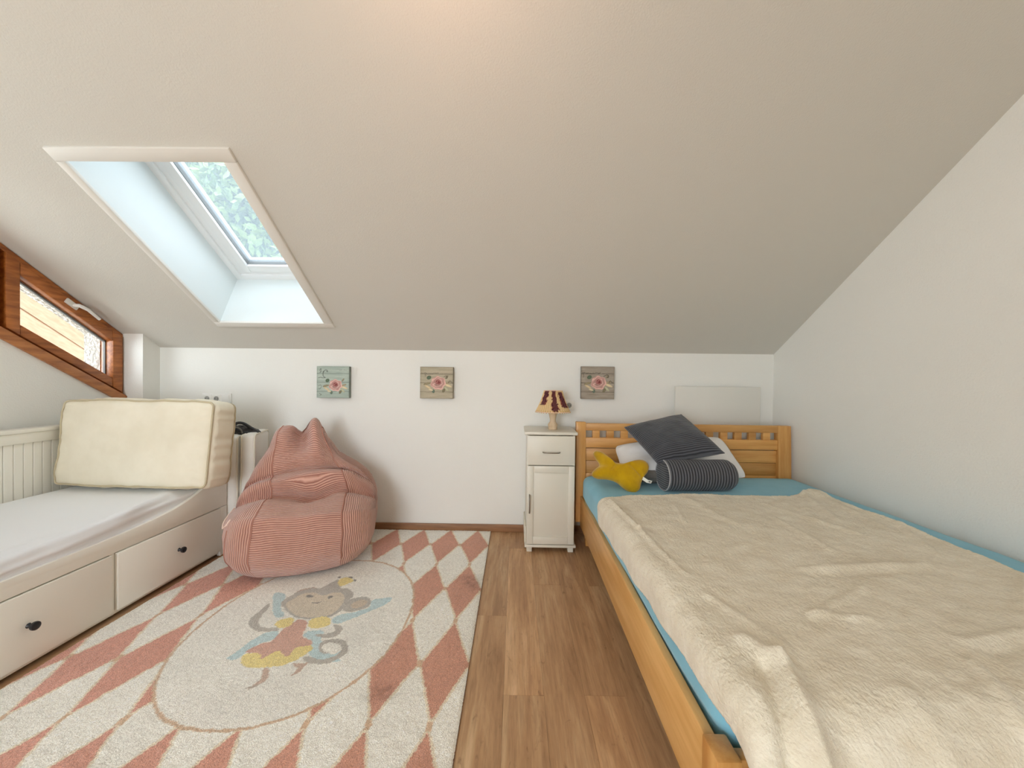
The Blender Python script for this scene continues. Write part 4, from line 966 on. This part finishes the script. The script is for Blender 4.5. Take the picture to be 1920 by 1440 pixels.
def bolster():
    loc = (1.075, 2.278, .513); r, L = .092, .205
    t = thing('bolster', 'charcoal striped bolster with pale piping in front of the white pillow', 'bolster', loc)
    nA, m = 64, 72
    hs = []
    for i in range(m):
        u = -1 + 2 * i / (m - 1); hs.append(u * L)
    V = []; rib = []
    prof = [(r * .05, -L - .004), (r * .5, -L - .006), (r * .85, -L - .003), (r * .97, -L + .002)] + [(r * (1 - .03 * (h / L) ** 2), h) for h in np.linspace(-L + .006, L - .03, m)] + [(r * .95, L - .015), (r * .8, L + .006), (r * .5, L + .016), (r * .05, L + .02)]
    A = np.linspace(0, 2 * PI, nA, endpoint=False)
    rz = math.radians(4)
    def place(rad, h, an):
        y = rad * math.cos(an) * 1.02; z = rad * math.sin(an) * .98
        z = max(z, -r * .93)
        return (loc[0] + h * math.cos(rz) - y * math.sin(rz), loc[1] + h * math.sin(rz) + y * math.cos(rz), loc[2] + r * .95 + z)
    for k, (rad, h) in enumerate(prof):
        for an in A:
            q = rad * (1 + .012 * math.sin(3 * an + h * 20) + (.004 * math.sin(h * 2 * PI / .0165) if 4 < k < len(prof) - 4 else 0))
            V.append(place(q, h, an)); rib.append(h if 4 <= k else h)
    n = len(prof)
    b = B(); b.v = V; b.f = [(i * nA + j, i * nA + (j + 1) % nA, (i + 1) * nA + (j + 1) % nA, (i + 1) * nA + j) for i in range(3, n - 1) for j in range(nA)]
    b.build('cover', 'bolster', t, smooth=True, attrs={'rib': rib})
    b = B(); b.v = V[:4 * nA]; b.f = [(i * nA + j, i * nA + (j + 1) % nA, (i + 1) * nA + (j + 1) % nA, (i + 1) * nA + j) for i in range(3) for j in range(nA)] + [tuple(range(nA))]
    b.build('end_panel', 'charcoal', t, smooth=True, attrs={'rib': [p[2] * 1.0 for p in V[:4 * nA]]})
    B().tube([place(r * .985, -L + .002, a) for a in A], .0036, 8, True).build('piping', 'greypipe', t, smooth=60, label='pale grey piping ring')
bolster()

def bone():
    # outline of the bone in its own plane
    out = [(-.155, .125), (-.105, .115), (-.045, .055), (.02, .042), (.075, .066), (.125, .085), (.160, .060), (.158, .015), (.128, -.022), (.118, -.06), (.112, -.10), (.075, -.122), (.028, -.105), (-.02, -.062), (-.075, -.050), (-.135, -.055), (-.168, -.035), (-.150, .0), (-.115, .028), (-.143, .062), (-.168, .10)]
    Q = smooth_closed(out, 160, 2)[0]
    c = np.array([-.005, .012]); m = 26; K = len(Q)
    rho = np.sin(np.linspace(0, PI / 2, m))
    V = []; T = .046
    for sg in (1, -1):
        for r_ in rho:
            p = c + (Q - c) * r_
            h = T * np.sqrt(np.clip(1 - r_ ** 2.6, 0, 1)) * np.ones(K)
            h = h * (1 + .10 * fbm(p[:, 0] + sg, p[:, 1], 7, 16, 2))
            dd, t = segdist(p[:, 0], p[:, 1], (.06, .035), (.118, -.018)); h -= .010 * np.exp(-(dd / .008) ** 2)
            dd, t = segdist(p[:, 0], p[:, 1], (-.02, .05), (-.045, .0)); h -= .006 * np.exp(-(dd / .010) ** 2)
            V.append(np.stack([p[:, 0], -sg * h, p[:, 1]], 1))
    V = np.concatenate(V); F = []
    for sgi in range(2):
        o = sgi * m * K
        for i in range(1, m - 1):
            for j in range(K):
                q = (o + i * K + j, o + i * K + (j + 1) % K, o + (i + 1) * K + (j + 1) % K, o + (i + 1) * K + j); F.append(q if sgi else q[::-1])
        ce = len(V) + sgi
        for j in range(K): F.append((o + K + j, o + K + (j + 1) % K, ce))
    cent = np.stack([V[:K].mean(0), V[m * K:m * K + K].mean(0)]); V = np.concatenate([V, cent])
    for j in range(K):
        a = (m - 1) * K + j; b2 = (m - 1) * K + (j + 1) % K; F.append((a, b2, b2 + m * K, a + m * K))
    s = 1.02
    Pw = euler(V * s, math.radians(-34), math.radians(-1), math.radians(-20), (.632, 2.300, .6))
    Pw[:, 2] += .506 - Pw[:, 2].min()
    loc = (.632, 2.27, .497)
    t = thing('bone_pillow', 'mustard yellow bone-shaped plush pillow at the head of the bed', 'pillow', loc)
    b = B(); b.v = Pw.tolist(); b.f = F; b.build('cover', 'mustard', t, smooth=True)
    i = np.argmin(np.hypot(Q[:, 0] - .125, Q[:, 1] + .03)); e = Pw[(m - 1) * K + i]
    bb = B(); e = np.array(e)
    p0, p1 = e + np.array([-.002, -.002, .002]), e + np.array([.022, -.012, -.014]); p2 = e + np.array([.048, -.008, -.020])
    wv = np.array([.004, .0, .008])
    bb.add([p0 - wv, p1 - wv, p2 - wv, p2 + wv, p1 + wv, p0 + wv], [(0, 1, 4, 5), (1, 2, 3, 4)])
    o = bb.build('care_tag', 'label_white', t, label='white sewn-in care tag'); sm = o.modifiers.new('thickness', 'SOLIDIFY'); sm.thickness = .001
    bb = B(); q = p2 - wv * .1; d = (p2 - p1) / np.linalg.norm(p2 - p1)
    bb.add([p1 + d * .008 - wv * .3 + np.array([0, -.0012, .0006]), p1 + d * .020 - wv * .3 + np.array([0, -.0012, .0006]), p1 + d * .020 + wv * .3 + np.array([0, -.0012, .0006]), p1 + d * .008 + wv * .3 + np.array([0, -.0012, .0006])], [(0, 1, 2, 3)])
    bb.build('tag_print', 'black', o)
bone()

# ------------------------------------------------------------------ things on the back wall
def canvas(x0, x1, z0, z1, label, seed, bg, bg2, rose, script):
    dp = .034; y1 = KY - .001; y0 = y1 - dp
    n = 110
    u = np.linspace(0, 1, n); U, Vv = np.meshgrid(u, u, indexing='ij')
    lin = lambda *c: np.array(C(*c)[:3])
    col = np.ones(U.shape + (3,)) * lin(*bg)
    grain = fbm(U * 3, Vv * 22, seed, 1.0, 3)
    w_ = np.clip(.5 + .5 * grain, 0, 1)[..., None]; col = col * w_ + lin(*bg2) * (1 - w_)
    for vl in (.21, .49, .77):                       # printed board joints
        col = col * (1 - .45 * np.exp(-((Vv - vl - .006 * fbm(U, U * 0, seed + 3, 4)) / .010) ** 2))[..., None]
    cx, cy = rose[0], rose[1]; R = rose[2]
    def ell(px, py, a, b, ang):
        c_, s_ = math.cos(ang), math.sin(ang); dx, dy = U - px, Vv - py
        return ((dx * c_ + dy * s_) / a) ** 2 + ((-dx * s_ + dy * c_) / b) ** 2
    leafs = [(-1.25, .75, .32, .26, .6, (96, 112, 92)), (-1.5, -.1, .5, .16, .25, (150, 140, 112)), (-1.4, -.55, .5, .15, -.5, (214, 196, 160)), (1.35, -.35, .55, .17, -.35, (222, 206, 170)), (1.3, .05, .4, .14, .3, (170, 156, 128)), (1.1, -.8, .45, .16, -.8, (190, 190, 158)), (-.65, -1.15, .2, .26, .2, (104, 120, 106)), (.75, -1.05, .18, .3, -.5, (130, 124, 100)), (1.15, .85, .30, .13, .9, (150, 140, 116)), (-1.0, -.95, .35, .12, -.3, (216, 204, 172))]
    for (dx, dy, a, b, an, c) in leafs:
        e = ell(cx + dx * R, cy + dy * R, a * R, b * R, an); col = np.where((e < 1)[..., None], lin(*c) * (.8 + .3 * (1 - np.clip(e, 0, 1)))[..., None], col)
    rr_ = np.hypot(U - cx, (Vv - cy) * 1.08); th = np.arctan2(Vv - cy, U - cx)
    edge = R * (1 + .06 * np.sin(th * 7 + seed) + .04 * np.sin(th * 4))
    q = rr_ / edge
    pet = np.sin(q * 15 - 1.3 * np.sin(th * 3 + q * 5) + 1.5 * np.sin(th * 2 + 1 + q * 3))
    shade_ = np.clip(.62 + .34 * q + .14 * pet, .35, 1.1)
    rc = lin(222, 176, 166) * (1 - .3 * (1 - q))[..., None] * shade_[..., None]
    hc = ((U - cx) / (R * .45)) ** 2 + ((Vv - cy - R * .2) / (R * .42)) ** 2
    rc = np.where((hc < 1)[..., None], rc * .45 + lin(176, 96, 96) * .5, rc)
    for (dx, dy) in ((-.22, .28), (.02, .02), (.16, .06), (.06, .2)):
        e = ell(cx + dx * R, cy + dy * R, .10 * R, .08 * R, .5); rc = np.where((e < 1)[..., None], lin(120, 58, 58), rc)
    rc = np.where((pet > .8)[..., None] & (q > .4)[..., None], rc * .5 + lin(238, 208, 196) * .5, rc)
    col = np.where((q < 1)[..., None], rc, col)
    for pts, wd in script:                            # pen strokes of the printed handwriting
        P = smooth_open(pts, 40, 2)
        dmin = np.full(U.shape, 9.)
        for a, b in zip(P[:-1], P[1:]):
            d_, _ = segdist(U, Vv, a, b); dmin = np.minimum(dmin, d_)
        col = np.where((dmin < wd)[..., None], col * .35 + lin(96, 92, 84) * .3, col)
    eg = np.minimum.reduce([U, 1 - U, Vv, 1 - Vv]); col *= (1 - .28 * np.exp(-eg / .02))[..., None]
    X = x0 + U * (x1 - x0); Z = z0 + Vv * (z1 - z0)
    t = thing('canvas_print', label, 'picture', ((x0 + x1) / 2, KY - .018, z0), 'rose canvases on the back wall')
    b = bx(x0, x1, y0, y1, z0, z1)
    mm = mat('canvas_side', C(*[int(k * .62) for k in bg]), C(*[int(k * .8) for k in bg2]), scale=14, rough=.85)
    b.build('stretched_frame', mm, t, bevel=.003)
    B().grid(np.stack([X, np.full_like(X, y0 - .0006), Z], -1)).build('print', 'print', t, attrs={'col': np.clip(col, 0, 1).reshape(-1, 3)}, recalc=False)
sc1 = [([(.09, .86), (.12, .94), (.14, .88), (.11, .80), (.08, .80), (.13, .82)], .010), ([(.20, .80), (.24, .88), (.32, .88), (.34, .82), (.30, .84)], .012), ([(.20, .84), (.19, .74), (.20, .68), (.26, .64)], .012), ([(.05, .63), (.12, .65), (.20, .62), (.26, .64)], .010), ([(.05, .37), (.12, .42), (.15, .34), (.09, .27), (.06, .30)], .008), ([(.08, .14), (.16, .10), (.10, .08)], .008), ([(.70, .88), (.80, .90), (.92, .88)], .004)]
def scrib(x0, x1, y, n, amp, seed):
    g = random.Random(seed); pts = []
    for i in range(n):
        x = x0 + (x1 - x0) * i / (n - 1); pts.append((x, y + (amp if i % 2 else -amp) * g.uniform(.3, 1)))
    return pts
sc2 = [(scrib(.02, .14, .80, 8, .02, 1), .007), (scrib(.17, .40, .785, 14, .035, 2), .007), (scrib(.42, .56, .80, 9, .022, 3), .007), (scrib(.6, .98, .785, 14, .008, 4), .004), ([(.16, .82), (.14, .70), (.18, .72)], .007), ([(.72, .68), (.80, .74), (.84, .66), (.78, .62), (.8, .7)], .010), ([(.86, .50), (.90, .58), (.94, .54), (.98, .50)], .010)]
sc3 = [(scrib(.02, .12, .80, 7, .028, 5), .008), (scrib(.14, .24, .79, 7, .025, 6), .007), (scrib(.26, .40, .79, 9, .038, 7), .008), (scrib(.42, .58, .80, 10, .022, 8), .008), (scrib(.62, .98, .785, 14, .010, 9), .005), ([(.06, .80), (.08, .70), (.06, .66)], .008), ([(.68, .70), (.80, .76), (.84, .68), (.78, .64), (.82, .72)], .011), ([(.84, .50), (.88, .58), (.92, .52), (.97, .50)], .011)]
canvas(-1.487, -1.244, .998, 1.234, 'small square rose canvas with a mint green wooden board background', 3, (186, 198, 186), (164, 178, 168), (.58, .40, .20), sc1)
canvas(-.712, -.466, 1.003, 1.239, 'small square rose canvas with a sand beige board background above bare wall', 9, (190, 180, 158), (170, 162, 140), (.55, .49, .225), sc2)
canvas(.488, .734, 1.014, 1.256, 'small square rose canvas with a grey-brown board background beside the lamp', 15, (176, 166, 152), (150, 140, 126), (.53, .50, .225), sc3)

def socket_unit(cx, cz, parent, kind):
    y = KY - .009
    if kind == 'socket':
        bx(cx - .0335, cx + .0335, y - .002, KY, cz - .0335, cz + .0335).build('cover_plate', 'white_plastic', parent, bevel=.002)
        B().lathe([(.0005, -.0004), (.019, -.0004), (.0195, 0), (.0005, 0)], (cx, y - .002, cz), 28, 'y').build('recess_disc', 'recess_shade', parent, smooth=40)  # flat disc, its grey stands in for the shade of a recess
        B().tube([(cx + .0205 * math.cos(q * PI / 16), y - .002, cz + .0205 * math.sin(q * PI / 16)) for q in range(32)], .0016, 6, True).build('socket_rim', 'white_plastic', parent, smooth=60)
        o = B()
        for dx in (-.0095, .0095): o.lathe([(.0005, 0), (.0026, 0), (.0026, -.0006), (.0005, -.0006)], (cx + dx, y - .0022, cz), 10, 'y')
        o.build('pin_holes', 'black', parent)
    else:
        bx(cx - .027, cx + .027, y - .004, KY, cz - .027, cz + .027).build('rocker', 'white_plastic', parent, bevel=.002)
sx0, sz0 = -2.263, .979
ts = thing('socket_strip', 'white three-gang wall plate, two sockets and a switch, behind the daybed cushion', 'socket', (sx0, KY - .004, sz0 - .04))
bx(sx0 - .1105, sx0 + .1105, KY - .009, KY, sz0 - .0405, sz0 + .0405).build('frame', 'white_plastic', ts, bevel=.003)
socket_unit(sx0 - .071, sz0, ts, 'socket'); socket_unit(sx0, sz0, ts, 'socket'); socket_unit(sx0 + .071, sz0, ts, 'switch')
ts = thing('wall_socket', 'single white wall socket partly hidden behind the pleated lampshade', 'socket', (.405, KY - .004, .923))
bx(.365, .4445, KY - .008, KY, .923, 1.003).build('frame', 'white_plastic', ts, bevel=.003)
socket_unit(.405, .963, ts, 'socket')

hp_ = thing('heater_panel', 'flat white infrared heating panel on the wall above the headboard', 'heater', (1.49, KY - .03, .66))
bx(1.181, 1.803, KY - .058, KY - .036, .62, 1.117).build('panel', 'panel', hp_, bevel=.003)
for hx_ in (1.30, 1.68):
    bx(hx_ - .02, hx_ + .02, KY - .0365, KY, .70, 1.03).build('bracket', 'white_plastic', hp_)
